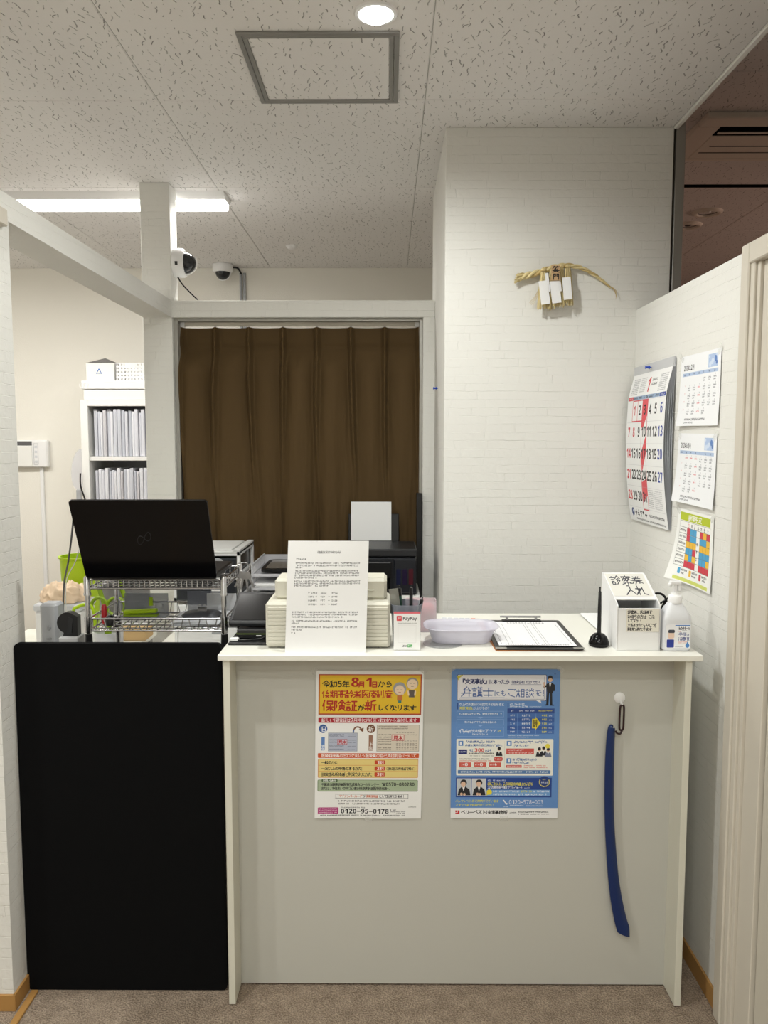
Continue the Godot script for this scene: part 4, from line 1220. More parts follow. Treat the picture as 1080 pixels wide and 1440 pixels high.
func build_hall():
	var c := shell("ceiling_hall", box(V(1.018, HALL + 0.003, -8.2), V(5.2, HALL + 0.12, 2.72)), M.hall_wall, "dark ceiling of the neighbouring hall")
	shell("wall_bulkhead", box(V(1.0, CEIL + 0.02, -3.735), V(1.03, HALL + 0.1, 2.6)), M.hall_wall)
	shell("wall_hall_back", box(V(1.0, 0, -8.3), V(5.2, HALL + 0.1, -8.2)), M.hall_wall)
	shell("wall_hall_right", box(V(5.1, 0, -8.2), V(5.2, HALL + 0.1, 2.6)), M.hall_wall)
	shell("wall_hall_left", box(V(1.0, 0, -8.2), V(1.06, HALL, -5.2)), M.hall_wall)
	shell("floor_hall", box(V(1.0, -0.1, -8.3), V(5.2, 0, -5.32)), M.carpet)
	var xs := [1.03, 2.2, 3.1, 4.0, 5.1]
	var zs := [-8.2, -7.18, -6.28, -5.38, -4.48, -4.44, -4.02, -3.12, -2.2, -1.3, -0.4, 1.0, 2.6]
	for i in xs.size() - 1:
		for j in zs.size() - 1:
			if j == 4:
				continue
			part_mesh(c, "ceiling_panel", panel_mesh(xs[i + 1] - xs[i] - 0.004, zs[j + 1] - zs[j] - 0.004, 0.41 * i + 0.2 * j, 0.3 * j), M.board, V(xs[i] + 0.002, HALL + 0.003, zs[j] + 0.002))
	part(c, "ceiling_slot", box(V(1.03, HALL - 0.004, -4.478), V(5.1, HALL + 0.02, -4.442)), mat(rgb(14, 14, 16), 1.0, 0.0, 0.05))
	# cassette air conditioner in the hall ceiling
	var a := thing("ceiling_air_conditioner", "beige ceiling cassette air conditioner in the dark hall above the right partition", "air conditioner", V(1.75, HALL, -3.74))
	var beige := mat(rgb(232, 226, 214), 0.5)
	var st := S()
	bx(st, V(-0.40, -0.028, 0.16), V(0.62, 0.0, 0.26), 0.012)
	bx(st, V(-0.40, -0.028, -0.26), V(0.62, 0.0, -0.225), 0.008)
	bx(st, V(-0.40, -0.0275, -0.226), V(-0.30, -0.0002, 0.161), 0.004)
	bx(st, V(0.52, -0.0275, -0.226), V(0.62, -0.0002, 0.161), 0.004)
	part(a, "frame", st, beige)
	st = S()
	bx(st, V(-0.30, -0.027, -0.225), V(0.52, -0.006, 0.06), 0.003)
	part(a, "intake_panel", st, beige)
	st = S()
	bx(st, V(-0.26, -0.0285, -0.07), V(0.48, -0.026, -0.062), 0.0)
	bx(st, V(-0.28, -0.0285, -0.15), V(0.44, -0.026, -0.142), 0.0)
	part(a, "intake_groove", st, M.dark_plastic)
	st = S()
	bx(st, V(-0.299, -0.0265, 0.061), V(0.519, -0.004, 0.165), 0.0)
	part(a, "outlet_slot", st, mat(rgb(14, 14, 16), 1.0, 0.0, 0.05))
	part(a, "louvre", box(V(-0.29, -0.031, 0.088), V(0.51, -0.026, 0.108), 0.001), beige)
	# unlit downlights in the hall ceiling
	var spots := [[1.94, -4.95, "front one of the three unlit hall downlights"], [1.93, -5.24, "middle one of the three unlit hall downlights"], [1.93, -5.66, "far one of the three unlit hall downlights"]]
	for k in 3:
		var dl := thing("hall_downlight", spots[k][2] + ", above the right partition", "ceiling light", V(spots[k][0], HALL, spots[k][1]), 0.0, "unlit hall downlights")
		st = S(true)
		lathe(st, [Vector2(0.058, -0.002), Vector2(0.062, -0.014), Vector2(0.074, -0.016), Vector2(0.088, -0.006), Vector2(0.09, 0.0)], 28)
		part(dl, "trim_ring", st, beige)
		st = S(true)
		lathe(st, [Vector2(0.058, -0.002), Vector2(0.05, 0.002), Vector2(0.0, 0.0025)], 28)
		part(dl, "shaded_recess", st, mat(rgb(66, 64, 62), 0.9, 0.0, 0.1))  # flat disc, the shade of the unlit can put into its dark colour
		st = S(true)
		lathe(st, [Vector2(0.02, 0.0), Vector2(0.018, -0.006), Vector2(0.0, -0.01)], 16)
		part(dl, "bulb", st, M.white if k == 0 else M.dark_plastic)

# ------------------------------------------------------------------ things on the ceiling
func build_ceiling_things():
	# inspection hatch: two nested aluminium frames round a fissured board
	var h := thing("inspection_hatch", "square ceiling inspection hatch in a grey aluminium double frame", "hatch", V(-0.194, CEIL, -2.482))
	var o := 0.2245
	var st: SurfaceTool
	for q in [[0.0, 0.014, "frame"], [0.0155, 0.028, "inner_frame"]]:
		var a: float = o - q[0]
		var b: float = o - q[1]
		for s in [-1.0, 1.0]:
			st = S()
			var z0 := minf(s * a, s * b)
			bx(st, V(-a, -0.0075, z0), V(a, -0.001, z0 + a - b), 0.0012)
			part(h, q[2], st, M.hatch_alu)
			st = S()
			bx(st, V(z0, -0.0075, -b), V(z0 + a - b, -0.001, b), 0.0012)
			part(h, q[2], st, M.hatch_alu)
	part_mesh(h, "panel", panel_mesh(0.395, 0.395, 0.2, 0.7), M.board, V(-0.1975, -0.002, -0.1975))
	# small round sensor
	st = S(true)
	lathe(st, [Vector2(0.0, -0.022), Vector2(0.018, -0.02), Vector2(0.03, -0.01), Vector2(0.034, 0.0)], 20)
	single("smoke_sensor", "small round white sensor on the ceiling behind the header", "sensor", st, M.white_plastic, V(-0.552, CEIL, -4.62))

func build_lamps():
	var spots := [[-0.033, -2.17], [-0.9, -1.3], [0.3, -0.08], [-0.6, 0.64], [-2.2, -0.6], [0.35, 1.75], [-0.9, 1.9]]  # the last two are added as frontal fill for the counter front
	var names := ["round lit ceiling downlight above the counter beside the inspection hatch", "round lit downlight left in front of the counter, out of the picture", "round lit downlight just above the viewer, out of the picture",
		"round lit downlight behind the viewer, out of the picture", "round lit downlight in the left part of the waiting room, out of the picture",
		"added downlight for frontal fill by the rear wall on the right, out of the picture", "added downlight for frontal fill by the rear wall on the left, out of the picture"]
	for k in spots.size():
		var d := thing("downlight", names[k], "ceiling light", V(spots[k][0], CEIL, spots[k][1]), 0.0, "lit downlights")
		var st := S(true)
		lathe(st, [Vector2(0.042, 0.0), Vector2(0.047, -0.006), Vector2(0.055, -0.005), Vector2(0.058, 0.0)], 32)
		part(d, "trim_ring", st, M.white_plastic)
		st = S(true)
		lathe(st, [Vector2(0.043, -0.001), Vector2(0.04, -0.008), Vector2(0.03, -0.016), Vector2(0.016, -0.021), Vector2(0.0, -0.022)], 28)
		part(d, "lamp_bulb", st, glow(LAMP_COLOR, 6.0))
		var l := SpotLight3D.new()
		l.name = "downlight_beam"
		l.position = V(0, -0.03, 0)
		l.rotation_degrees = Vector3(-90, 0, 0)
		l.spot_angle = 86.0
		l.spot_angle_attenuation = 0.75
		l.spot_range = 12.0
		l.spot_attenuation = 2.0
		l.light_color = LAMP_COLOR
		l.light_energy = DOWNLIGHT_ENERGY
		l.light_size = 0.04
		l.shadow_enabled = true
		d.add_child(l)
	# batten light of the staff room: trapezoid housing with a bright diffuser
	batten("long white lit batten light on the staff room ceiling behind the column", -1.36)
	batten("second white lit batten light farther left in the staff room, out of the picture", -2.64)
	# an added, unseen globe that brightens the hall with dim warm light
	var hp := thing("hall_fill_lamp", "added dim warm fill lamp in the neighbouring hall, out of the picture", "lamp", V(4.3, HALL, -4.7))
	var st := S(true)
	tube(st, [V(0, 0, 0), V(0, -0.6, 0)], 0.006, 8)
	part(hp, "cord", st, M.dark_plastic)
	st = S(true)
	lathe(st, [Vector2(0, -0.6), Vector2(0.06, -0.615), Vector2(0.1, -0.66), Vector2(0.11, -0.71), Vector2(0.1, -0.76), Vector2(0.06, -0.805), Vector2(0, -0.82)], 24)
	part(hp, "fill_lamp_globe", st, glow(Color(1.0, 0.78, 0.68), 0.8))
	var ol := OmniLight3D.new()
	ol.name = "hall_fill_glow"
	ol.position = V(0, -0.71, 0)
	ol.light_color = Color(1.0, 0.84, 0.77)
	ol.light_energy = 0.6
	ol.light_size = 0.1
	ol.omni_range = 14.0
	ol.omni_attenuation = 2.0
	ol.shadow_enabled = true
	hp.add_child(ol)

func batten(label: String, x: float):
	var t := thing("ceiling_batten_light", label, "ceiling light", V(x, CEIL, -3.72))
	var prof := PackedVector2Array([Vector2(-0.075, 0.0), Vector2(0.095, 0.0), Vector2(0.062, -0.028), Vector2(-0.045, -0.028)])
	var st := S()
	var turn := Transform3D(Basis(Vector3.UP, -PI / 2), Vector3.ZERO)
	prism(st, prof, -0.625, 0.625, turn)
	part(t, "housing", st, M.white_plastic)
	var pts := PackedVector2Array()
	for k in 13:
		var a := PI * k / 12.0
		pts.append(Vector2(0.006 + 0.046 * cos(a), -0.0285 - 0.034 * pow(sin(a), 0.7)))
	st = S(true)
	prism(st, pts, -0.62, 0.62, turn)
	part(t, "lamp_diffuser", st, glow(TUBE_COLOR, 5.0))
	var al := AreaLight3D.new()
	al.name = "batten_glow"
	al.position = V(0, -0.072, -0.006)
	al.rotation_degrees = Vector3(-90, 0, 0)
	al.area_size = Vector2(1.2, 0.09)
	al.area_range = 12.0
	al.area_attenuation = 2.0
	al.area_normalize_energy = true
	al.light_color = TUBE_COLOR
	al.light_energy = TUBE_ENERGY
	al.shadow_enabled = true
	t.add_child(al)

# ------------------------------------------------------------------ the counter
func build_counter():
	var c := thing("reception_counter", "white reception counter with overhanging top and plain grey-white front", "counter", V(0.19, 0, -2.3))
	var o := c.position
	var L := func(x: float, y: float, z: float) -> Vector3: return Vector3(x, y, z) - o
	part(c, "counter_top", box(L.call(-0.452, 0.978, -2.561), L.call(0.832, TOP, -2.046), 0.0015), M.melamine)
	part(c, "side_panel", box(L.call(-0.44, 0.004, -2.52), L.call(-0.422, 0.978, -2.056), 0.001), M.melamine_edge)
	part(c, "side_panel", box(L.call(0.79, 0.004, -2.52), L.call(0.808, 0.978, -2.056), 0.001), M.melamine_edge)
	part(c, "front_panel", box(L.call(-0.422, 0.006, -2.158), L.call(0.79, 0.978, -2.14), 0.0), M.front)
	for x in [-0.431, 0.799]:
		for z in [-2.08, -2.49]:
			var st := S(true)
			lathe(st, [Vector2(0.0, 0.0), Vector2(0.008, 0.0), Vector2(0.008, 0.005)], 12)
			part(c, "foot", st, M.black_plastic, L.call(x, 0, z))
	# black board closing the gap beside the counter
	var b := thing("partition_board", "tall black cloth-covered board left of the white counter", "partition", V(-0.742, 0, -2.125))
	var st := S()
	prism(st, rounded(0.568, 1.005, 0.012), -0.009, 0.009, Transform3D(Basis(), V(0, 0.5035, 0)))
	part(b, "board", st, M.black_cloth)
	part(b, "foot", box(V(-0.27, 0, -0.1), V(-0.24, 0.03, -0.009), 0.003), M.black_plastic)
	part(b, "foot", box(V(0.24, 0, -0.1), V(0.27, 0.03, -0.009), 0.003), M.black_plastic)

# ------------------------------------------------------------------ staff room behind
func build_staff_room():
	# open cabinet of patient charts
	var x0 := -1.845
	var x1 := -1.0
	var zf := -4.75
	var zb := -5.18
	var c := thing("file_cabinet", "white open steel cabinet full of grey-white chart folders by the back wall", "cabinet", V((x0 + x1) / 2, 0, (zf + zb) / 2))
	var o := c.position
	var L := func(x: float, y: float, z: float) -> Vector3: return Vector3(x, y, z) - o
	part(c, "side_panel", box(L.call(x0, 0, zb), L.call(x0 + 0.045, 1.809, zf), 0.002), M.white)
	part(c, "side_panel", box(L.call(x1 - 0.045, 0, zb), L.call(x1, 1.809, zf), 0.002), M.white)
	part(c, "top_panel", box(L.call(x0 + 0.045, 1.771, zb), L.call(x1 - 0.045, 1.809, zf), 0.002), M.white)
	part(c, "back_panel", box(L.call(x0 + 0.045, 0.05, zb), L.call(x1 - 0.045, 1.771, zb + 0.015)), M.paper_grey)
	var ys := [0.05, 0.40, 0.73, 1.09, 1.445]
	for y in ys:
		part(c, "shelf", box(L.call(x0 + 0.045, y, zb + 0.015), L.call(x1 - 0.045, y + 0.025, zf - 0.012), 0.001), M.white)
	# the chart folders, one by one
	var folder_mats := []
	for t in [[206, 208, 216], [218, 219, 226], [196, 199, 208], [224, 225, 230], [206, 204, 208]]:
		folder_mats.append(mat(rgb(t[0], t[1], t[2]), 0.8))
	var variants := []
	for k in 4:
		var st := S()
		bx(st, V(-0.0065 - 0.0012 * k, 0, 0), V(0.0065 + 0.0012 * k, 0.262 + 0.007 * k, 0.22), 0.002)
		bx(st, V(-0.004, 0.002, -0.008), V(0.004, 0.25 + 0.006 * k, 0.222), 0.001)
		variants.append(mesh_of(st))
	var r := RandomNumberGenerator.new()
	r.seed = 8
	var where := ["bottom visible", "second", "third", "upper"]
	for row in [[0.73, 2], [1.09, 1], [1.445, 0]]:
		var x := x0 + 0.066
		while x < -1.29:
			var k := r.randi_range(0, 3)
			var w := 0.0075 + 0.0013 * k
			x += w
			var o2 := part_mesh(self, numbered("chart_folder"), variants[k], folder_mats[r.randi_range(0, 4)], V(x, row[0] + 0.0258, zf - 0.255 + r.randf_range(-0.006, 0.012)))
			o2.rotation.z = r.randf_range(-0.004, 0.0015)
			meta(o2, "grey-white paper chart folder standing in the open cabinet, %s row" % ["upper", "middle", "lower"][row[1]], "folder", "chart folders in the %s cabinet row" % ["upper", "middle", "lower"][row[1]])
			x += w + r.randf_range(0.0003, 0.0012)
	single("kraft_folder", "brown kraft folder edge at the right end of the upper chart rows", "folder", box(V(-0.004, 0, 0), V(0.004, 0.29, 0.24), 0.001), M.kraft, V(-1.262, 1.471, zf - 0.25))
	# flat storage box with a lid, lying on the cabinet
	var b := thing("storage_box", "long flat white storage box with lid on top of the file cabinet", "box", V(-1.44, 1.809, -4.93))
	part(b, "body", box(V(-0.385, 0, -0.17), V(0.385, 0.06, 0.17), 0.003), M.white)
	part(b, "lid", box(V(-0.395, 0.062, -0.178), V(0.395, 0.113, 0.178), 0.004), M.white_plastic)
	for q in [-0.39, -0.365]:
		var st := S(true)
		tube(st, arc(V(q, 0.085, 0.178), 0.014, 0, TAU, 14, Vector3.RIGHT, Vector3.UP), 0.0018, 5, false)
		part(b, "clasp", st, M.white_plastic)
	# carton with open flaps
	b = thing("open_carton", "white carton with blue triangle mark and raised grey flap on the storage box", "box", V(-1.735, 1.922, -4.88))
	part(b, "body", box(V(-0.078, 0, -0.11), V(0.092, 0.105, 0.10), 0.002), M.white)
	var st := S()
	face(st, [V(-0.078, 0.107, 0.1), V(0.092, 0.107, 0.1), V(0.005, 0.145, 0.0)], V(0, 0, 0))
	face(st, [V(-0.078, 0.107, 0.1), V(0.005, 0.145, 0.0), V(-0.07, 0.107, -0.1)], V(0, 0, 0))
	face(st, [V(0.092, 0.107, 0.1), V(0.005, 0.145, 0.0), V(0.09, 0.107, -0.1)], V(0, 0, 0))
	part(b, "flap", st, mat(rgb(120, 118, 116), 0.8))
	st = S()
	tube(st, [V(0.0, 0.072, 0.1006), V(0.016, 0.044, 0.1006), V(-0.016, 0.044, 0.1006), V(0.0, 0.072, 0.1006)], 0.0028, 5, false)
	part(b, "triangle_mark", st, mat(rgb(50, 110, 190), 0.6))
	# basket with square holes
	b = thing("plastic_basket", "white plastic basket with rows of square holes on the storage box", "basket", V(-1.548, 1.922, -4.88))
	var bw := 0.16
	var bh := 0.107
	st = S()
	for k in 9:
		var x := -bw / 2 + bw * k / 8.0
		bx(st, V(x - 0.0055, 0, 0.096), V(x + 0.0055, bh, 0.1), 0.0)
	for k in 6:
		var y := bh * k / 5.0
		bx(st, V(-bw / 2 - 0.003, maxf(0, y - 0.006), 0.0955), V(bw / 2 + 0.003, minf(bh, y + 0.006), 0.1005), 0.0)
	bx(st, V(-0.03, 0.075, 0.095), V(0.035, 0.107, 0.101), 0.0)
	part(b, "front_lattice", st, M.white_plastic)
	st = S()
	for k in 7:
		var z := -0.1 + 0.2 * k / 6.0
		bx(st, V(bw / 2, 0, z - 0.006), V(bw / 2 + 0.004, bh, z + 0.006), 0.0)
	for k in 6:
		var y := bh * k / 5.0
		bx(st, V(bw / 2, maxf(0, y - 0.005), -0.1), V(bw / 2 + 0.0045, minf(bh, y + 0.005), 0.1), 0.0)
	part(b, "side_lattice", st, M.white_plastic)
	st = S()
	bx(st, V(-bw / 2, 0, -0.1), V(bw / 2, 0.004, 0.1), 0.0)
	bx(st, V(-bw / 2 - 0.004, 0, -0.1), V(-bw / 2, bh, 0.1), 0.0)
	bx(st, V(-bw / 2, 0, -0.104), V(bw / 2, bh, -0.1), 0.0)
	part(b, "basin", st, M.white_plastic)
	# wall-mounted controller with its cable cover
	var w := thing("wall_controller", "white wall-mounted controller box with dark slot on the back wall at the left", "controller", V(-2.40, 1.392, -5.2))
	part(w, "body", box(V(-0.16, 0, 0.0), V(0.175, 0.177, 0.045), 0.008), M.white_plastic)
	part(w, "front_cover", box(V(-0.158, 0.008, 0.045), V(0.075, 0.138, 0.05), 0.002), M.white)
	part(w, "dark_slot", box(V(-0.158, 0.142, 0.043), V(0.075, 0.17, 0.047), 0.001), mat(rgb(92, 92, 94), 0.5))
	st = S()
	for e in [[0.085, 0.018, 0.115, 0.02], [0.085, 0.153, 0.115, 0.155], [0.085, 0.018, 0.087, 0.155], [0.113, 0.018, 0.115, 0.155]]:
		bx(st, V(e[0], e[1], 0.045), V(e[2], e[3], 0.0465), 0.0)
	part(w, "button_frame", st, M.grey_plastic)
	for k in 4:
		st = S()
		bx(st, V(0.092, 0.03 + 0.032 * k, 0.045), V(0.108, 0.045 + 0.032 * k, 0.0475), 0.001)
		part(w, "button", st, M.paper_grey)
	single("cable_cover", "thin white vertical cable cover below the wall controller", "cable cover", box(V(-0.012, 0, 0), V(0.012, 0.87, 0.014), 0.003), M.white_plastic, V(-2.283, 0.52, -5.2))
	# dome cameras
	var cam := thing("dome_camera", "white dome security camera on the right side of the white column", "camera", V(-0.948, 2.345, -3.575))
	var side := Basis(Vector3.BACK, -PI / 2)
	dome(cam, side)
	st = S(true)
	tube(st, smooth_path([V(0.012, -0.05, 0.01), V(0.03, -0.085, 0.01), V(0.06, -0.12, 0.0), V(0.095, -0.155, -0.02)]), 0.0032, 6)
	part(cam, "cable", st, M.black_plastic)
	cam = thing("dome_camera", "white dome security camera under the ceiling at the back wall", "camera", V(-1.045, CEIL, -5.09))
	dome(cam, Basis(Vector3.RIGHT, PI))
	st = S(true)
	tube(st, smooth_path([V(0.06, -0.015, -0.02), V(0.085, -0.012, -0.06), V(0.1, -0.04, -0.095)]), 0.006, 6)
	part(cam, "cable", st, M.black_plastic)
	st = S(true)
	tube(st, [V(-0.012, 0, 0), V(-0.012, 1.0, 0)], 0.009, 8)
	tube(st, [V(0.012, 0, 0), V(0.012, 1.0, 0)], 0.009, 8)
	single("conduit", "grey double cable conduit on the back wall below the far dome camera", "conduit", st, M.grey_plastic, V(-0.938, 1.64, -5.19))
	# oval paddle with its handle on a stand, at the side of the cabinet
	var f := thing("paddle_fan", "translucent oval paddle fan with grey handle beside the file cabinet", "fan", V(-1.945, 0, -4.95))
	st = S(true)
	lathe(st, [Vector2(0.0, 0.0), Vector2(0.085, 0.0), Vector2(0.09, 0.012), Vector2(0.02, 0.02), Vector2(0.008, 0.03), Vector2(0.008, 1.14)], 20)
	part(f, "stand", st, M.white_plastic)
	part(f, "handle", box(V(-0.016, 1.14, -0.012), V(0.016, 1.26, 0.012), 0.005), M.grey_plastic)
	st = S()
	prism(st, oval(0.052, 0.13), -0.003, 0.003, Transform3D(Basis(Vector3.BACK, -0.12), V(0.008, 1.385, 0)))
	part(f, "paddle", st, M.frosted)

func oval(a: float, b: float, n := 28) -> PackedVector2Array:
	var p := PackedVector2Array()
	for k in n:
		p.append(Vector2(a * cos(TAU * k / n), b * sin(TAU * k / n)))
	return p

func dome(parent: Node, bas: Basis):
	var st := S(true)
	lathe(st, [Vector2(0.0, 0.0), Vector2(0.06, 0.0), Vector2(0.064, 0.006), Vector2(0.062, 0.042), Vector2(0.056, 0.05), Vector2(0.046, 0.05)], 32, Vector3.ZERO, bas)
	part(parent, "housing", st, M.white_plastic)
	st = S(true)
	var prof := []
	for k in 9:
		var a := PI / 2 * k / 8.0
		prof.append(Vector2(0.046 * cos(a), 0.05 + 0.046 * sin(a)))
	lathe(st, prof, 32, Vector3.ZERO, bas)
	part(parent, "dome", st, M.dome)
	st = S(true)
	tube(st, arc(bas * V(0, 0.05, 0), 0.0485, -0.5, PI * 0.75, 16, bas * Vector3.UP, bas * Vector3.RIGHT), 0.004, 6)
	part(parent, "eyeball_rim", st, M.white_plastic)
	st = S()
	bx(st, V(-0.008, 0.018, 0.0605), V(0.008, 0.03, 0.0645), 0.0, Transform3D(bas * Basis(Vector3.UP, 0.2), Vector3.ZERO))
	part(parent, "badge", st, M.dark_plastic)

# ------------------------------------------------------------------ curtain
func build_curtain():
	var x0 := -0.927
	var x1 := 0.136
	var ytop := 2.066
	var ybot := 0.86
	var zb := -3.604
	var n := 8
	var c := thing("curtain", "brown pinch-pleated curtain hanging in the staff window", "curtain", V((x0 + x1) / 2, ybot, zb))
	var o := c.position
	var nz := FastNoiseLite.new()
	nz.seed = 6
	nz.frequency = 1.0
	var st := S(true)
	var f := func(u: float, v: float) -> Vector3:
		var k := u * (n - 1)
		var drop := clampf((v - 0.07) / 0.93, 0.0, 1.0)
		# below the heading the folds drift sideways and grow round
		var ph := k + drop * 0.34 * nz.get_noise_2d(k * 0.9, v * 0.7) + 0.10 * drop * sin(k * 2.1 + 1.0)
		var ridge := 0.5 + 0.5 * cos(TAU * ph)
		var band := smoothstep(0.0, 0.05, v) * (1.0 - smoothstep(0.065, 0.11, v))
		var sharp := pow(ridge, 22.0)
		var dz := lerpf(sharp * 0.03, sharp * 0.044, band)
		# under the pinch each panel swells forward and falls back steeply beside the next pleat
		var t: float = ph - floorf(ph)
		var cell := floorf(ph)
		var lop: float = 1.0 + 0.9 * nz.get_noise_2d(cell * 5.7, 4.0)
		var swell: float = pow(maxf(sin(PI * pow(t, lop)), 0.0), 0.75) * (0.05 + 0.045 * nz.get_noise_2d(cell * 3.3, 1.7)) + pow(ridge, 24.0) * 0.07 * (1.0 - smoothstep(0.1, 0.85, v))
		dz = lerpf(dz, swell, smoothstep(0.07, 0.17, v)) - 0.005 * smoothstep(0.062, 0.068, v) * (1.0 - smoothstep(0.1, 0.3, v))
		dz += drop * 0.012 * nz.get_noise_2d(k * 1.7, v * 2.0 + 9.0)
		# pinch: the stuff draws together at the foot of each pleat
		var pinch := exp(-pow((v - 0.072) / 0.016, 2.0)) * 0.006
		dz -= pinch * (1.0 - sharp)
		var narrow := 0.008 * sin(v * 3.0) * (u - 0.5)
		var bow := 0.0006 * (1.0 - ridge) * (1.0 - smoothstep(0.0, 0.07, v))
		var x := lerpf(x0, x1, u) + narrow + 0.010 * drop * smoothstep(0.8, 1.0, u)
		return Vector3(x, lerpf(ytop, ybot, v) - bow + 0.001 * ridge * (1.0 - smoothstep(0.0, 0.05, v)), zb + dz) - o
	sheet(st, 260, 80, f)
	part(c, "cloth", st, M.curtain)
	# stitched seam below the heading band
	st = S(true)
	var pts := []
	for k in 261:
		pts.append(f.call(k / 260.0, 0.066) + V(0, 0, 0.0012))
	tube(st, pts, 0.0012, 4, false)
	part(c, "heading_seam", st, M.curtain)
	# rail and hooks
	var r := thing("curtain_rail", "beige metal curtain rail with end brackets above the brown curtain", "curtain rail", V((x0 + x1) / 2, 2.0735, -3.595))
	part(r, "track", box(V(-0.53, 0.0, -0.01), V(0.53, 0.018, 0.012), 0.002), M.beige_door)
	for s in [-1.0, 1.0]:
		part(r, "bracket", box(V(s * 0.525 - 0.01, -0.004, -0.012), V(s * 0.525 + 0.01, 0.016, 0.016), 0.002), M.white_plastic)
	for k in n:
		var x: float = lerpf(x0, x1, float(k) / (n - 1)) - r.position.x
		st = S(true)
		tube(st, arc(V(clampf(x, -0.52, 0.52), 0.0, 0.0), 0.0038, 0, TAU, 10, Vector3.RIGHT, Vector3.UP), 0.0014, 5, false)
		part(r, "glider", st, M.steel)

# ------------------------------------------------------------------ desk behind the counter
func build_back_desk():
	var d := thing("staff_desk", "white staff desk below the curtain, mostly hidden by the counter", "desk", V(-0.4, 0, -3.23))
	part(d, "desk_top", box(V(-0.54, 0.70, -0.27), V(0.58, 0.73, 0.3), 0.002), M.melamine)
	for x in [-0.5, 0.54]:
		for z in [-0.23, 0.26]:
			part(d, "leg", box(V(x - 0.02, 0, z - 0.02), V(x + 0.02, 0.70, z + 0.02), 0.002), M.steel)
	# drawer unit
	var u := thing("drawer_unit", "light grey drawer unit with smoky drawers behind the wire rack", "drawer unit", V(-0.722, 0.73, -3.265))
	var w := 0.127
	var dz := 0.165
	var st := S()
	for s in [-1.0, 1.0]:
		st = S()
		for k in 5:
			bx(st, V(s * w - 0.006, 0.094 * k, -dz), V(s * w + 0.006, 0.094 * k + 0.02, dz), 0.001)
		bx(st, V(s * w - 0.006, 0, -dz), V(s * w + 0.006, 0.394, -dz + 0.02), 0.001)
		bx(st, V(s * w - 0.006, 0, dz - 0.02), V(s * w + 0.006, 0.394, dz), 0.001)
		part(u, "side_frame", st, M.white_plastic)
	st = S()
	for k in 5:
		bx(st, V(-w, 0.094 * k, -dz), V(w, 0.094 * k + 0.007, dz), 0.001)
	part(u, "shelf_frame", st, M.white_plastic)
	st = S()
	bx(st, V(-w - 0.006, 0.383, -dz), V(w + 0.006, 0.394, dz), 0.002)
	bx(st, V(-w + 0.01, 0.394, -dz + 0.03), V(w - 0.03, 0.4, dz - 0.03), 0.003)
	bx(st, V(w - 0.02, 0.394, -dz), V(w + 0.006, 0.4, dz), 0.002)
	part(u, "top_panel", st, mat(rgb(206, 206, 204), 0.4))
	for k in 4:
		var y := 0.094 * k
		st = S()
		bx(st, V(-w + 0.009, y + 0.01, -dz + 0.01), V(w - 0.009, y + 0.085, dz + 0.006), 0.004)
		var dr := part(u, "drawer", st, M.drawer if k > 1 else M.white_plastic)
		part(dr, "label_holder", box(V(0.02, y + 0.038, dz + 0.006), V(0.06, y + 0.056, dz + 0.008), 0.001), M.paper)
		st = S()
		prism(st, half_disc(0.055, 0.022), dz + 0.005, dz + 0.0075, Transform3D(Basis(), V(0.045, y + 0.064, 0)))
		part(dr, "handle_recess", st, M.grey_plastic)
	# letter trays
	var t := thing("letter_tray_stack", "stack of clear plastic letter trays with papers behind the beige machine", "letter tray", V(-0.42, 0.73, -3.24))
	var tw := 0.118
	var td := 0.16
	for k in 6:
		var y := 0.03 + 0.053 * k
		st = S()
		bx(st, V(-tw, y, -td), V(tw, y + 0.003, td), 0.0)
		bx(st, V(-tw, y, td - 0.004), V(tw, y + 0.012, td), 0.001)
		for s in [-1.0, 1.0]:
			bx(st, V(s * tw - 0.002, y + 0.043, -td), V(s * tw + 0.002, y + 0.05, td), 0.0)
			bx(st, V(s * tw - 0.002, y, -td), V(s * tw + 0.002, y + 0.01, td), 0.0)
			for q in 12:
				var z := -td + 2 * td * q / 11.0
				bx(st, V(s * tw - 0.002, y, z - 0.004), V(s * tw + 0.002, y + 0.048, z + 0.004), 0.0)
		bx(st, V(-tw, y, -td), V(tw, y + 0.045, -td + 0.003), 0.0)
		part(t, "tray", st, M.frosted if k > 3 else clear_mat(Color(0.92, 0.92, 0.93), 0.8, 0.4))
	single("support_tray_stand", "low white stand under the clear letter trays", "stand", box(V(-0.118, 0, -0.16), V(0.118, 0.03, 0.16), 0.003), M.white, V(-0.42, 0.73, -3.24))
	var papers := [[0.78, 0.012, "lowest"], [0.833, 0.012, "second lowest"], [0.886, 0.018, "middle"], [0.939, 0.018, "second highest"], [0.992, 0.022, "top papered"]]
	for q in papers:
		st = S()
		for k in 4:
			var j := 0.004 * ((k * 7) % 3 - 1)
			bx(st, V(-0.108 + j, k * q[1] / 4.0, -0.15), V(0.108 + j, (k + 1) * q[1] / 4.0 - 0.0006, 0.15 + j), 0.0)
		single("paper_pile", "pile of white papers in the %s letter tray" % q[2], "paper", st, M.paper, V(-0.42, q[0] - 0.0165 + 0.0004, -3.24))
	var tb := thing("tablet", "black rounded tablet with grey screen lying in the top letter tray", "tablet", V(-0.41, 1.0285, -3.24))
	st = S()
	prism(st, rounded(0.2, 0.27, 0.03), 0.0, 0.012, Transform3D(Basis(Vector3.RIGHT, -PI / 2), V(0, 0.012, 0)))
	part(tb, "body", st, M.black_plastic)
	st = S()
	prism(st, rounded(0.165, 0.22, 0.015), 0.012, 0.0128, Transform3D(Basis(Vector3.RIGHT, -PI / 2), V(0, 0.012, 0)))
	part(tb, "screen", st, mat(rgb(110, 106, 100), 0.15))
	# stand and printer
	var ps := thing("printer_stand", "white open stand under the black printer", "stand", V(-0.085, 0.73, -3.32))
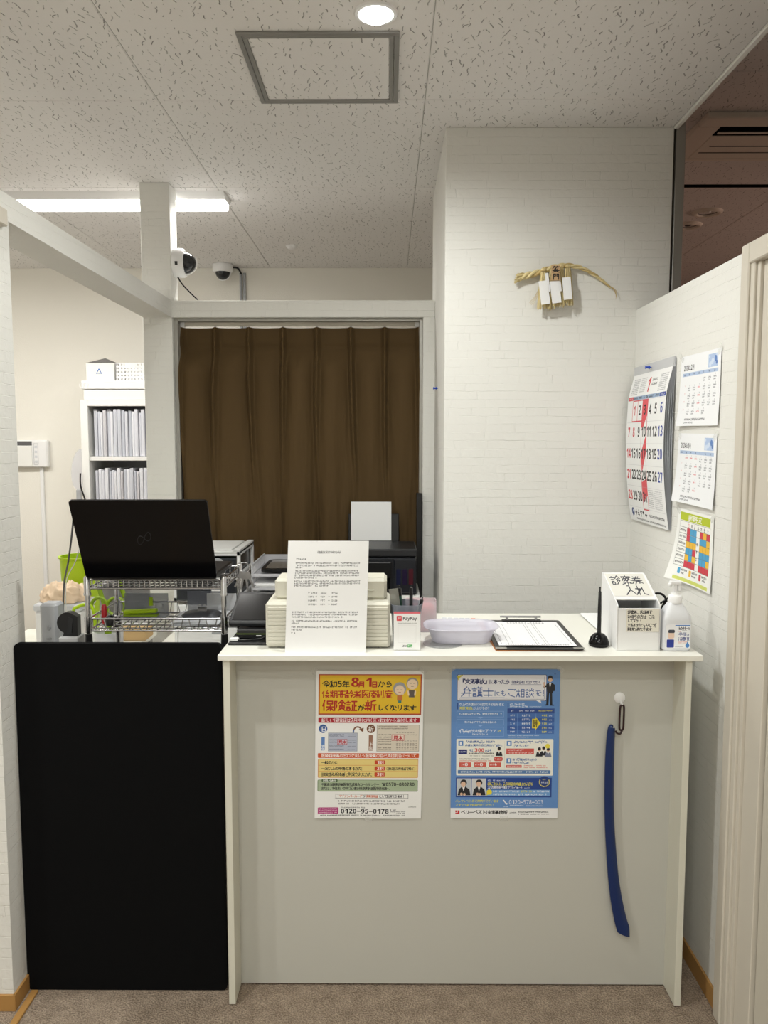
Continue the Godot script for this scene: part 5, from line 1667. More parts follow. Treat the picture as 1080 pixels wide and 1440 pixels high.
	part(ps, "shelf", box(V(-0.21, 0.185, -0.17), V(0.215, 0.2, 0.13), 0.002), M.white)
	part(ps, "side_panel", box(V(-0.21, 0, -0.17), V(-0.195, 0.185, 0.13), 0.002), M.white)
	part(ps, "side_panel", box(V(0.2, 0, -0.17), V(0.215, 0.185, 0.13), 0.002), M.white)
	part(ps, "back_panel", box(V(-0.195, 0, -0.17), V(0.2, 0.185, -0.165), 0.0), M.dark_plastic)
	single("black_strip", "narrow black upright strip right of the printer below the curtain edge", "board", box(V(-0.012, 0, -0.06), V(0.012, 0.6, 0.0), 0.002), M.black_plastic, V(0.137, 0.7305, -3.47))  # plain black box filling the dark strip beside the jamb
	var p := thing("printer", "black inkjet printer with ink tank windows on the white stand", "printer", V(-0.062, 0.93, -3.32))
	st = S()
	bx(st, V(-0.178, 0.0, -0.15), V(0.178, 0.155, 0.12), 0.006)
	part(p, "body", st, mat(rgb(22, 24, 30), 0.35))
	part(p, "scanner_lid", box(V(-0.18, 0.157, -0.15), V(0.18, 0.19, 0.122), 0.006), M.dark_plastic)
	st = S()
	bx(st, V(-0.12, 0.085, 0.11), V(0.075, 0.15, 0.13), 0.004, Transform3D(Basis(Vector3.RIGHT, 0.08), V(0, 0, 0.0)))
	var cp := part(p, "control_panel", st, M.black_plastic)
	st = S()
	for q in [[-0.02, 0.128, 0.03], [0.018, 0.134, 0.008], [0.032, 0.134, 0.008], [0.026, 0.122, 0.008], [0.03, 0.114, 0.006], [-0.01, 0.112, 0.01], [0.022, 0.104, 0.008]]:
		bx(st, V(q[0], q[1], 0.118), V(q[0] + q[2], q[1] + 0.004, 0.1225), 0.0)
	part(cp, "panel_marks", st, M.paper_grey)
	part(p, "output_slot", box(V(-0.14, 0.02, 0.118), V(0.07, 0.08, 0.1215), 0.0), M.black_gloss)
	part(p, "ink_tank_cover", box(V(0.085, 0.01, 0.118), V(0.176, 0.15, 0.135), 0.005), mat(rgb(24, 26, 33), 0.35))
	var inks := [[24, 28, 56], [34, 24, 52], [74, 26, 36]]
	for k in 3:
		part(p, "ink_window", box(V(0.095 + 0.0255 * k, 0.045, 0.135), V(0.113 + 0.0255 * k, 0.11, 0.1365), 0.001), mat(rgb(inks[k][0], inks[k][1], inks[k][2]), 0.15))
	st = S()
	bx(st, V(-0.115, 0.0, -0.02), V(0.11, 0.15, -0.01), 0.003, Transform3D(Basis(Vector3.RIGHT, -0.10), V(0, 0.16, -0.155)))
	part(p, "rear_feeder", st, M.black_plastic)
	st = S()
	var lean := Transform3D(Basis(Vector3.RIGHT, -0.10), V(0, 0, 0))
	bx(st, V(-0.088, 0, 0), V(0.09, 0.172, 0.0035), 0.0, lean)
	single("printer_paper", "blank white paper standing in the printer feeder in front of the curtain", "paper", st, M.paper, V(-0.0765, 1.121, -3.4765))

func half_disc(a: float, b: float) -> PackedVector2Array:
	var p := PackedVector2Array()
	for k in 13:
		p.append(Vector2(a / 2 * cos(PI * k / 12.0), b * sin(PI * k / 12.0)))
	return p

# ------------------------------------------------------------------ wire rack, laptop and what lies there
func wire_shelf(rk: Node, y: float, h: float, n: int, x0: float, x1: float, z0: float, z1: float, lean := 0.5):
	var st := S(true)
	for yy in [y, y + h]:
		tube(st, [V(x0, yy, z1), V(x1, yy, z1)], 0.0032, 6)
		tube(st, [V(x0, yy, z0), V(x1, yy, z0)], 0.0032, 6)
		tube(st, [V(x0, yy, z0), V(x0, yy, z1)], 0.0032, 6)
		tube(st, [V(x1, yy, z0), V(x1, yy, z1)], 0.0032, 6)
	var sh := part(rk, "shelf_rim", st, M.chrome)
	st = S(true)
	for k in range(1, n):
		var x := lerpf(x0, x1, float(k) / n)
		var s := 0.008 if k % 2 == 0 else -0.008
		tube(st, [V(x - s * lean, y + h, z1), V(x + s * lean, y, z1)], 0.0016, 5)
		tube(st, [V(x - s * lean, y + h, z0), V(x + s * lean, y, z0)], 0.0016, 5)
	for k in range(1, 7):
		var z := lerpf(z0, z1, float(k) / 7)
		tube(st, [V(x0, y + h, z), V(x0, y, z)], 0.0016, 5)
		tube(st, [V(x1, y + h, z), V(x1, y, z)], 0.0016, 5)
	part(sh, "rim_strut", st, M.chrome).set_meta("kind", "stuff")
	st = S(true)
	for k in range(1, n):
		var x := lerpf(x0, x1, float(k) / n)
		tube(st, [V(x, y, z0), V(x, y, z1)], 0.0016, 5)
	for k in range(1, 6):
		var z := lerpf(z0, z1, float(k) / 6)
		tube(st, [V(x0, y - 0.002, z), V(x1, y - 0.002, z)], 0.0022, 5)
	part(sh, "wire_grid", st, M.chrome).set_meta("kind", "stuff")

func build_rack():
	var x0 := -0.201
	var x1 := 0.201
	var rk := thing("wire_rack", "chrome wire rack behind the black board carrying the laptop", "rack", V(-0.685, 0, -2.415))
	for x in [x0, x1]:
		for z in [-0.125, 0.125]:
			var st := S(true)
			tube(st, [V(x, 0.006, z), V(x, 1.158, z)], 0.0075, 12)
			var po := part(rk, "post", st, M.chrome)
			st = S(true)
			lathe(st, [Vector2(0.0, 1.164), Vector2(0.007, 1.163), Vector2(0.0095, 1.158), Vector2(0.0095, 1.115), Vector2(0.011, 1.112), Vector2(0.011, 1.106), Vector2(0.0, 1.106)], 14, V(x, 0, z))
			part(po, "corner_sleeve", st, M.chrome)
			st = S(true)
			lathe(st, [Vector2(0.0, 1.045), Vector2(0.0105, 1.042), Vector2(0.0105, 0.995), Vector2(0.0, 0.992)], 14, V(x, 0, z))
			part(po, "corner_sleeve", st, M.chrome)
			st = S(true)
			lathe(st, [Vector2(0.0, 0.992), Vector2(0.01, 0.99), Vector2(0.0115, 0.95), Vector2(0.0, 0.948)], 14, V(x, 0, z))
			part(po, "black_clamp", st, M.black_plastic)
			st = S(true)
			lathe(st, [Vector2(0.0, 0.0), Vector2(0.014, 0.0), Vector2(0.014, 0.008), Vector2(0.0, 0.01)], 14, V(x, 0, z))
			part(po, "foot", st, M.black_plastic)
	wire_shelf(rk, 1.127, 0.026, 26, x0, x1, -0.125, 0.125, 0.0)
	wire_shelf(rk, 1.0, 0.036, 16, x0, x1, -0.125, 0.125)
	wire_shelf(rk, 0.3, 0.03, 16, x0, x1, -0.125, 0.125)
	# laptop seen from the back of its lid
	var lp := thing("laptop", "open black laptop with glossy lid towards the viewer on the wire rack", "laptop", V(-0.688, 1.1565, -2.41))
	part(lp, "base", box(V(-0.183, 0, -0.11), V(0.186, 0.018, 0.136), 0.004), M.black_plastic)
	var lean := Transform3D(Basis(Vector3.RIGHT, atan2(0.11, 0.233)), V(0, 0.008, 0.142))
	var st := S()
	prism(st, rounded(0.381, 0.257, 0.008), -0.004, 0.004, lean * Transform3D(Basis(), V(0, 0.1285, 0)))
	part(lp, "lid", st, M.black_gloss)
	st = S(true)
	tube(st, smooth_path([V(-0.184, 0.215, 0.10), V(-0.205, 0.15, 0.09), V(-0.222, 0.07, 0.08), V(-0.205, 0.016, 0.075), V(-0.185, 0.008, 0.07)]), 0.0028, 8)
	part(lp, "cable", st, M.black_plastic)
	# endless-loop mark on the lid
	st = S(true)
	var pts := []
	for k in 41:
		var a := TAU * k / 40.0
		var q := 1.0 / (1.0 + pow(sin(a), 2.0))
		pts.append(lean * V(0.0 + 0.021 * cos(a) * q * 0.95, 0.135 + 0.024 * sin(a) * cos(a) * q * 1.6 + 0.010 * cos(a) * q, 0.0042))
	tube(st, pts, 0.0007, 5, false)
	part(lp, "lid_mark", st, mat(rgb(42, 42, 46), 0.25))
	# on the lower shelf
	var y := 1.0036
	var cs := thing("clear_case", "grey clear plastic case lying on the lower rack shelf at the left", "case", V(-0.785, y, -2.46))
	part(cs, "tray", box(V(-0.055, 0, -0.03), V(0.085, 0.006, 0.03), 0.002), M.smoke_clear)
	part(cs, "lid", box(V(-0.06, 0.006, -0.034), V(0.08, 0.07, -0.03), 0.002), M.smoke_clear)
	part(cs, "catch", box(V(0.02, 0.03, -0.03), V(0.032, 0.058, -0.024), 0.002), M.lime)
	var sp := thing("green_stapler", "lime green stapler lying in front of the clear case on the rack", "stapler", V(-0.776, y + 0.0062, -2.442))
	part(sp, "base", box(V(-0.055, 0, -0.012), V(0.052, 0.007, 0.012), 0.003), M.lime_dark)
	st = S()
	bx(st, V(-0.055, 0.002, -0.01), V(0.05, 0.014, 0.01), 0.005, Transform3D(Basis(Vector3.BACK, 0.05), V(0, 0.008, 0)))
	part(sp, "arm", st, M.lime)
	# folders with a binder clip
	st = S()
	bx(st, V(-0.075, 0.0, -0.1), V(0.08, 0.005, 0.085), 0.001, Transform3D(Basis(Vector3.UP, 0.12), Vector3.ZERO))
	single("grey_clipboard", "grey clipboard at the bottom of the pile on the right of the rack shelf", "clipboard", st, mat(rgb(168, 170, 174), 0.5), V(-0.585, y + 0.0016, -2.415))
	st = S()
	for k in 5:
		bx(st, V(-0.07 + 0.003 * (k % 3), 0.0018 * k, -0.09 + 0.004 * k), V(0.078 - 0.002 * k, 0.0018 * k + 0.0014, 0.08), 0.0, Transform3D(Basis(Vector3.UP, 0.05 * k - 0.1), Vector3.ZERO))
	single("paper_pile", "loose white papers on the grey clipboard on the rack shelf", "paper", st, M.paper_grey, V(-0.58, y + 0.0072, -2.41))
	var wl := thing("black_pouch", "dark flat pouch with metal clip on the papers on the rack", "pouch", V(-0.575, y + 0.0170, -2.395))
	st = S(true)
	lathe(st, [Vector2(0.0, 0.0), Vector2(0.048, 0.0), Vector2(0.052, 0.006), Vector2(0.044, 0.013), Vector2(0.0, 0.016)], 24, Vector3.ZERO, Basis(), 3.0, 1.15, 0.9)
	part(wl, "pouch_body", st, mat(rgb(72, 73, 78), 0.5))
	st = S()
	bx(st, V(-0.014, 0.012, -0.012), V(0.014, 0.026, -0.002), 0.003)
	part(wl, "clip", st, M.steel)
	st = S(true)
	for s in [-1.0, 1.0]:
		tube(st, arc(V(s * 0.008, 0.028, -0.006), 0.006, 0, PI, 8, Vector3.RIGHT, Vector3.UP), 0.0014, 5)
	part(wl, "clip_lever", st, M.steel)
	var fo := thing("folder_stand", "grey upright plastic folders at the back of the rack shelf", "folder", V(-0.575, y, -2.515))
	part(fo, "folder_cover", box(V(-0.075, 0, -0.004), V(0.035, 0.072, 0.0), 0.001), M.smoke_clear)
	part(fo, "folder_cover", box(V(-0.01, 0, 0.004), V(0.085, 0.066, 0.008), 0.001), M.paper_grey)
	# keys hanging from the right front sleeve
	var ky := thing("key_bunch", "bunch of keys hanging at the right end of the rack", "keys", V(-0.45, 1.04, -2.44))
	st = S(true)
	tube(st, arc(V(0.0, 0.125, 0.0), 0.016, 0, TAU, 16, Vector3.RIGHT, Vector3.UP), 0.0012, 5, false)
	part(ky, "ring", st, M.chrome)
	for k in 4:
		st = S()
		var tk := Transform3D(Basis(Vector3.BACK, -0.5 + 0.32 * k), V(0.004 * k - 0.004, 0.112, 0.003 * k))
		bx(st, V(-0.009, -0.022, 0), V(0.009, 0.0, 0.002), 0.001, tk)
		bx(st, V(-0.003, -0.055, 0), V(0.003, -0.02, 0.002), 0.0, tk)
		part(ky, "key", st, M.steel)
	# red and black pens standing at the left of the shelf
	single("red_marker", "red marker pen standing at the left rear of the rack shelf", "pen", lathe_st([Vector2(0, 0), Vector2(0.008, 0), Vector2(0.008, 0.05), Vector2(0.005, 0.058), Vector2(0, 0.06)]), M.red, V(-0.868, y, -2.372))
	single("black_clip", "black binder clip beside the red marker on the rack", "clip", lathe_st([Vector2(0, 0), Vector2(0.012, 0), Vector2(0.014, 0.022), Vector2(0.008, 0.03), Vector2(0, 0.032)]), M.black_plastic, V(-0.842, y, -2.345))

func lathe_st(prof: Array, seg := 16) -> SurfaceTool:
	var st := S(true)
	lathe(st, prof, seg)
	return st

# ------------------------------------------------------------------ left corner behind the black board
func build_left_corner():
	var d := thing("side_desk", "low white side desk behind the black board at the left", "desk", V(-1.26, 0, -2.83))
	part(d, "desk_top", box(V(-0.25, 0.75, -0.42), V(0.29, 0.775, 0.45), 0.002), M.melamine)
	for x in [-0.22, 0.26]:
		for z in [-0.38, 0.41]:
			part(d, "leg", box(V(x - 0.018, 0, z - 0.018), V(x + 0.018, 0.75, z + 0.018), 0.002), M.steel)
	single("kraft_box", "small brown cardboard box seen below the lower rack shelf", "box", box(V(-0.075, 0, -0.05), V(0.075, 0.042, 0.05), 0.002), M.kraft, V(-1.03, 0.7755, -3.1))
	var b := thing("white_bin", "white lidded bin under the peach cloth behind the black board", "bin", V(-1.235, 0.775, -2.97))
	part(b, "body", box(V(-0.085, 0, -0.075), V(0.085, 0.15, 0.075), 0.006), M.white_plastic)
	part(b, "lid", box(V(-0.09, 0.151, -0.08), V(0.09, 0.178, 0.08), 0.006), mat(rgb(214, 216, 220), 0.4))
	part(b, "panel", box(V(0.03, 0.05, 0.075), V(0.055, 0.12, 0.077), 0.001), M.paper)
	# crumpled cloth
	var nz := FastNoiseLite.new()
	nz.seed = 15
	nz.frequency = 9.0
	var st := S(true)
	var rings := []
	for i in 15:
		var ring := []
		var t := i / 14.0
		for k in 40:
			var a := TAU * k / 40.0
			var r := (1.0 - pow(t, 2.2)) * (1.0 + 0.3 * nz.get_noise_2d(cos(a) * 0.3 + 3, sin(a) * 0.3 + t * 0.3))
			var y := 0.062 * sin(t * PI / 2) * (1.0 + 0.55 * nz.get_noise_2d(cos(a) * r * 0.22 + 7, sin(a) * r * 0.22)) + 0.002
			ring.append(V(0.09 * r * cos(a), maxf(y, 0.0), 0.075 * r * sin(a)))
		rings.append(ring)
	for i in 14:
		for k in 40:
			var k2 := (k + 1) % 40
			tri(st, rings[i][k], rings[i + 1][k], rings[i + 1][k2])
			tri(st, rings[i][k], rings[i + 1][k2], rings[i][k2])
	single("peach_cloth", "crumpled peach cloth lying on the white bin", "cloth", st, M.peach, V(-1.235, 0.954, -2.97))
	# lime waste basket behind
	var lb := thing("lime_basket", "lime green plastic basket standing behind the peach cloth", "basket", V(-1.235, 0.775, -3.13))
	st = S(true)
	lathe(st, [Vector2(0.0, 0.0), Vector2(0.062, 0.0), Vector2(0.077, 0.318), Vector2(0.083, 0.322), Vector2(0.083, 0.328), Vector2(0.074, 0.328), Vector2(0.06, 0.01), Vector2(0.0, 0.008)], 32)
	part(lb, "vessel", st, M.lime)
	# scissors with lime handles in a white pen cup
	var cu := thing("tool_cup", "white cup with lime green scissors beside the rack", "cup", V(-0.955, 0.775, -2.64))
	part(cu, "cup", lathe_st([Vector2(0.0, 0.0), Vector2(0.045, 0.0), Vector2(0.05, 0.14), Vector2(0.047, 0.14), Vector2(0.043, 0.006), Vector2(0.0, 0.005)], 24), M.white_plastic)
	single("lime_scissors", "lime green scissors standing in the white tool cup", "scissors", scissors_shape(), M.lime_dark, V(-0.955, 0.784, -2.64))
	single("lime_brush", "lime green curved brush handle leaning left of the rack post", "brush", curved([V(0.0, 0.0, 0.0), V(-0.01, 0.2, 0.0), V(-0.025, 0.28, 0), V(0.01, 0.34, 0.0), V(0.04, 0.30, 0.0), V(0.06, 0.24, 0.0)], 0.008), M.lime_dark, V(-0.965, 0.784, -2.67))
	single("lime_ring_handle", "thin lime green ring handle near the tape dispenser", "handle", curved([V(-0.035, 0.0, 0.0), V(-0.04, 0.19, 0.0), V(-0.02, 0.225, 0), V(0.02, 0.23, 0.0), V(0.035, 0.19, 0.0), V(0.03, 0.15, 0.0)], 0.006), M.lime, V(-1.03, 0.775, -2.63))
	# grey upright speaker-like device
	var g := thing("grey_receiver", "slim grey upright receiver with round button behind the black board", "receiver", V(-1.083, 0.775, -2.5))
	part(g, "body", box(V(-0.0285, 0, -0.03), V(0.0285, 0.268, 0.03), 0.008), M.grey_plastic)
	st = S(true)
	lathe(st, [Vector2(0.0, 0.0025), Vector2(0.006, 0.0025), Vector2(0.0085, 0.0)], 20, V(0.0, 0.19, 0.03), Basis(Vector3.RIGHT, PI / 2))
	part(g, "button", st, mat(rgb(150, 152, 156), 0.4))
	st = S(true)
	lathe(st, [Vector2(0.0, 0.002), Vector2(0.007, 0.002), Vector2(0.009, 0.0)], 20, V(0.0, 0.155, 0.03), Basis(Vector3.RIGHT, PI / 2), 2.0, 1.0, 0.6)
	part(g, "button", st, mat(rgb(150, 152, 156), 0.4))
	# tape dispenser on a grey box
	single("grey_box", "small grey box under the black tape dispenser", "box", box(V(-0.028, 0, -0.03), V(0.032, 0.172, 0.03), 0.003), mat(rgb(190, 190, 190), 0.5), V(-1.004, 0.775, -2.45))
	var td := thing("tape_dispenser", "black tape dispenser standing on the grey box left of the rack", "tape dispenser", V(-1.004, 0.947, -2.45))
	st = S()
	var pr := PackedVector2Array()
	for k in 13:
		var a := PI * 0.42 + PI * 0.95 * k / 12.0
		pr.append(Vector2(-0.004 + 0.034 * cos(a), 0.042 + 0.034 * sin(a)))
	pr.append(Vector2(-0.02, 0.0)); pr.append(Vector2(0.027, 0.0)); pr.append(Vector2(0.027, 0.062))
	prism(st, pr, -0.014, 0.014)
	part(td, "body", st, M.black_plastic)
	st = S()
	prism(st, PackedVector2Array([Vector2(-0.006, 0.008), Vector2(0.008, 0.008), Vector2(0.014, 0.058), Vector2(0.0, 0.06)]), 0.014, 0.0165)
	part(td, "side_plate", st, M.dark_plastic)
	# cords
	single("power_cord", "dark grey cord running down left of the laptop", "cord", curved([V(-0.958, 1.37, -2.4), V(-0.985, 1.28, -2.44), V(-1.025, 1.175, -2.5), V(-1.07, 1.09, -2.57), V(-1.115, 0.95, -2.66), V(-1.13, 0.78, -2.7)], 0.003), mat(rgb(90, 90, 92), 0.5))
	single("charging_cable", "thin white charging cable beside the grey cord left of the laptop", "cable", curved([V(-0.935, 1.3, -2.42), V(-1.0, 1.18, -2.5), V(-1.085, 1.08, -2.62), V(-1.12, 0.9, -2.7), V(-1.14, 0.78, -2.72)], 0.0016), M.white_plastic)
	single("fan_cord", "black cord along the left edge of the file cabinet", "cord", curved([V(-1.852, 1.37, -4.74), V(-1.85, 1.29, -4.735), V(-1.82, 1.18, -4.735), V(-1.80, 1.0, -4.735), V(-1.85, 0.4, -4.72), V(-1.86, 0.01, -4.7)], 0.005), M.black_plastic)

func curved(pts: Array, r: float) -> SurfaceTool:
	var st := S(true)
	tube(st, smooth_path(pts), r, 8)
	return st

func scissors_shape() -> SurfaceTool:
	var st := S(true)
	tube(st, [V(0.0, 0.0, 0.0), V(0.01, 0.18, 0.0)], 0.005, 6)
	tube(st, [V(0.01, 0.0, 0.006), V(-0.002, 0.18, 0.006)], 0.005, 6)
	tube(st, arc(V(0.03, 0.215, 0.0), 0.03, -2.3, TAU - 2.3, 18, Vector3.RIGHT, Vector3.UP), 0.006, 8, false)
	tube(st, arc(V(-0.025, 0.22, 0.006), 0.026, -0.8, TAU - 0.8, 18, Vector3.RIGHT, Vector3.UP), 0.006, 8, false)
	return st

# ------------------------------------------------------------------ things on the counter
func build_counter_things():
	var st: SurfaceTool
	# black card terminal at the left end
	var t := thing("card_terminal", "black card terminal with sloping screen at the left end of the counter", "terminal", V(-0.392, TOP, -2.25))
	st = S()
	bx(st, V(-0.052, 0.0, -0.14), V(0.055, 0.008, 0.105), 0.003)
	part(t, "base_plate", st, M.black_plastic)
	part(t, "reader", box(V(-0.035, 0.008, -0.1), V(0.055, 0.036, 0.065), 0.003), M.black_plastic)
	part(t, "green_stripe", box(V(-0.0355, 0.022, -0.1), V(0.0555, 0.0235, 0.0655)), mat(rgb(130, 160, 40), 0.4))
	part(t, "badge", box(V(0.02, 0.0165, 0.065), V(0.034, 0.019, 0.0658)), M.paper)
	part(t, "column", box(V(-0.02, 0.036, -0.08), V(0.03, 0.058, -0.02), 0.002), M.black_plastic)
	st = S()
	var tilt := Transform3D(Basis(Vector3.RIGHT, -1.22), V(0.0, 0.046, 0.045))
	bx(st, V(-0.062, 0.0, -0.008), V(0.06, 0.17, 0.006), 0.004, tilt)
	var sc := part(t, "screen_housing", st, M.dark_plastic)
	st = S()
	bx(st, V(-0.054, 0.012, 0.006), V(0.052, 0.155, 0.0068), 0.0, tilt)
	part(sc, "screen", st, M.black_gloss)
	st = S(true)
	tube(st, smooth_path([V(0.062, 0.06, -0.02), V(0.05, 0.02, 0.075), V(0.0, 0.0125, 0.09), V(-0.04, 0.012, 0.088)]), 0.0022, 6)
	part(t, "cable", st, M.black_plastic)
	single("white_plug", "small white plug lying on the black terminal base", "plug", box(V(-0.012, 0, -0.008), V(0.012, 0.009, 0.008), 0.003), M.white_plastic, V(-0.43, TOP + 0.0082, -2.165))
	# beige ribbed machine
	var b := thing("beige_machine", "beige ribbed office machine behind the leaning notice on the counter", "machine", V(-0.164, TOP, -2.19))
	st = S()
	bx(st, V(-0.17, 0.004, -0.075), V(0.17, 0.127, 0.078), 0.006)
	part(b, "body", st, M.beige_machine)
	part(b, "base", box(V(-0.14, 0.0, -0.06), V(0.14, 0.004, 0.065)), M.dark_plastic)
	for k in 10:
		var y := 0.014 + 0.0102 * k
		part(b, "rib", box(V(-0.164, y, 0.076), V(0.164, y + 0.0093, 0.081), 0.0018), M.beige_machine)
	part(b, "hood", box(V(-0.15, 0.127, -0.07), V(0.16, 0.186, 0.035), 0.008), M.beige_machine)
	part(b, "hood_window", box(V(-0.11, 0.132, 0.035), V(-0.09, 0.172, 0.0365), 0.0006), M.melamine_edge)
	part(b, "hood_ledge", box(V(0.09, 0.153, 0.035), V(0.125, 0.156, 0.043), 0.001), M.beige_machine)
	# the laminated notice leaning against it
	st = S(true)
	sheet(st, 10, 14, func(u: float, v: float) -> Vector3:
		return V(lerpf(-0.1085, 0.1085, u) + 0.008 * (0.5 - v), 0.297 * (1.0 - v), -0.034 * (1.0 - v) + 0.003 * sin(PI * u) * v + 0.002 * sin(5.0 * v + u * 2.0)))
	var n := single("notice_sheet", "laminated white notice sheet leaning on the beige machine", "notice", st, print_mat(notice_sheet(), 0.35, 0.6), V(-0.1645, TOP, -2.0745))
	# pen cup with the payment card in front
	var c := thing("pen_cup", "grey translucent pen cup behind the small payment card", "cup", V(0.05, TOP, -2.16))
	st = S(true)
	lathe(st, [Vector2(0.0, 0.0), Vector2(0.037, 0.0), Vector2(0.043, 0.118), Vector2(0.041, 0.118), Vector2(0.035, 0.003), Vector2(0.0, 0.003)], 28, Vector3.ZERO, Basis(), 4.0)
	part(c, "cup", st, M.smoke_clear)
	var pens := [[-0.026, 0.01, 0.155, -0.12, "black", "black ball pen at the left of the pen cup"], [-0.018, -0.005, 0.162, -0.08, "green", "dark green ball pen in the pen cup"], [0.02, 0.0, 0.165, 0.02, "black", "upright black marker pen in the pen cup"],
		[0.028, 0.008, 0.135, 0.35, "black", "black pen leaning right out of the pen cup"], [0.022, -0.012, 0.132, 0.4, "white", "white pen leaning right in the pen cup"]]
	for q in pens:
		var p := thing("pen", q[5], "pen", V(0.05 + q[0] * 0.6, TOP + 0.0035, -2.16 + q[1]))
		p.rotation.z = -q[3] * 0.6
		part(p, "barrel", lathe_st([Vector2(0, 0), Vector2(0.004, 0.01), Vector2(0.0045, 0.02), Vector2(0.0048, q[2] - 0.03), Vector2(0.0038, q[2] - 0.02)], 12), {"black": M.dark_plastic, "green": mat(rgb(28, 70, 56), 0.35), "white": M.white_plastic}[q[4]])
		part(p, "cap", lathe_st([Vector2(0.0042, q[2] - 0.03), Vector2(0.0052, q[2] - 0.028), Vector2(0.0045, q[2] - 0.008), Vector2(0.002, q[2] - 0.006), Vector2(0.002, q[2]), Vector2(0, q[2])], 12), M.black_plastic if q[4] != "white" else M.grey_plastic)
	st = S()
	bx(st, V(-0.0125, 0, -0.001), V(0.0125, 0.158, 0.001), 0.0)
	var ru := single("clear_ruler", "clear plastic ruler standing in the pen cup", "ruler", st, clear_mat(Color(0.55, 0.55, 0.52), 0.7, 0.1), V(0.036, TOP + 0.0035, -2.145))
	ru.rotation.z = 0.14
	st = S()
	bx(st, V(-0.037, 0, -0.0015), V(0.037, 0.106, 0.0), 0.0)
	var pc := thing("payment_card", "white payment card with red top edge standing before the pen cup", "card", V(0.051, TOP, -2.098))
	part(pc, "holder", st, M.clear)
	st = S()
	sheet(st, 1, 1, func(u: float, v: float) -> Vector3: return V(lerpf(-0.036, 0.036, u), lerpf(0.106, 0.001, v), 0.0005))
	part(pc, "card_print", st, print_mat(pay_card(), 0.4, 0.4))
	part(pc, "foot", box(V(-0.03, 0.0, -0.018), V(0.03, 0.0015, 0.0), 0.0), M.clear)
	# clear box with red contents
	var rb := thing("clear_box", "frosted box with red contents behind the pen cup", "box", V(0.098, TOP, -2.33))
	st = S()
	for e in [[-0.045, -0.03, 0.045, -0.028], [-0.045, 0.028, 0.045, 0.03], [-0.045, -0.03, -0.043, 0.03], [0.043, -0.03, 0.045, 0.03]]:
		bx(st, V(e[0], 0, e[1]), V(e[2], 0.092, e[3]), 0.0)
	bx(st, V(-0.045, 0, -0.03), V(0.045, 0.002, 0.03), 0.0)
	part(rb, "box_shell", st, clear_mat(Color(0.9, 0.86, 0.88), 0.45, 0.4))
	st = S(true)
	lathe(st, [Vector2(0.0, 0.003), Vector2(0.04, 0.003), Vector2(0.04, 0.07), Vector2(0.034, 0.078), Vector2(0.0, 0.078)], 24, Vector3.ZERO, Basis(), 5.0, 1.0, 0.66)
	part(rb, "red_content", st, mat(rgb(226, 110, 118), 0.5))
	for k in 5:
		part(rb, "white_tab", box(V(0.012 + 0.006 * k, 0.02, 0.0275), V(0.0145 + 0.006 * k, 0.055, 0.0279)), M.white)
	# calculator
	var ca := thing("calculator", "small white calculator lying behind the frosted tray", "calculator", V(0.218, TOP, -2.41), -0.12)
	part(ca, "body", box(V(-0.058, 0, -0.042), V(0.058, 0.01, 0.042), 0.003), M.white_plastic)
	for k in 18:
		var kx := -0.045 + 0.018 * (k % 6)
		var kz := -0.022 + 0.02 * (k / 6)
		part(ca, "key", box(V(kx - 0.0065, 0.01, kz - 0.007), V(kx + 0.0065, 0.013, kz + 0.007), 0.001), mat(rgb(226, 140, 110), 0.5) if k == 5 else M.paper_grey)
	# clear coaster and the frosted oval tray
	single("clear_coaster", "thin clear round mat under the left of the frosted tray", "coaster", lathe_st([Vector2(0, 0), Vector2(0.055, 0), Vector2(0.055, 0.0015), Vector2(0.05, 0.0015), Vector2(0, 0.001)], 36), M.clear, V(0.152, TOP, -2.168))
	st = S(true)
	lathe(st, [Vector2(0.0, 0.0), Vector2(0.72, 0.0), Vector2(0.78, 0.004), Vector2(0.84, 0.024), Vector2(0.88, 0.034), Vector2(0.985, 0.0415), Vector2(1.0, 0.043), Vector2(0.985, 0.045), Vector2(0.88, 0.038), Vector2(0.83, 0.028), Vector2(0.73, 0.007), Vector2(0.68, 0.004), Vector2(0.0, 0.004)], 48, Vector3.ZERO, Basis(), 3.4, 0.106, 0.074)
	single("cash_tray", "frosted lavender oval cash tray on the counter", "tray", st, clear_mat(Color(0.84, 0.83, 0.88), 0.62, 0.4), V(0.206, TOP + 0.0018, -2.205))
	# clipboards
	st = S()
	prism(st, rounded(0.235, 0.34, 0.01), 0.0, 0.003, Transform3D(Basis(Vector3.RIGHT, -PI / 2), Vector3.ZERO))
	single("brown_clipboard", "brown clipboard under the black one", "clipboard", st, mat(rgb(176, 112, 62), 0.6), V(0.402, TOP, -2.262), 0.035)
	var cb := thing("black_clipboard", "black clipboard with wire clip on the counter", "clipboard", V(0.412, TOP + 0.0032, -2.26), -0.012)
	st = S()
	prism(st, rounded(0.238, 0.345, 0.01), 0.0, 0.004, Transform3D(Basis(Vector3.RIGHT, -PI / 2), Vector3.ZERO))
	part(cb, "board", st, M.black_plastic)
	part(cb, "clip_plate", box(V(-0.06, 0.005, -0.165), V(0.06, 0.009, -0.145), 0.001), M.black_plastic)
	st = S(true)
	tube(st, [V(-0.066, 0.018, -0.158), V(0.06, 0.018, -0.158)], 0.003, 8)
	tube(st, [V(-0.045, 0.006, -0.156), V(-0.045, 0.018, -0.158)], 0.004, 8)
	tube(st, [V(0.045, 0.006, -0.156), V(0.045, 0.018, -0.158)], 0.004, 8)
	part(cb, "clip_wire", st, M.steel)
	for s in [-1.0, 1.0]:
		part(cb, "corner_metal", box(V(s * 0.105 - 0.015, 0.004, 0.16), V(s * 0.105 + 0.015, 0.0055, 0.174), 0.0006), M.alu)
	st = S(true)
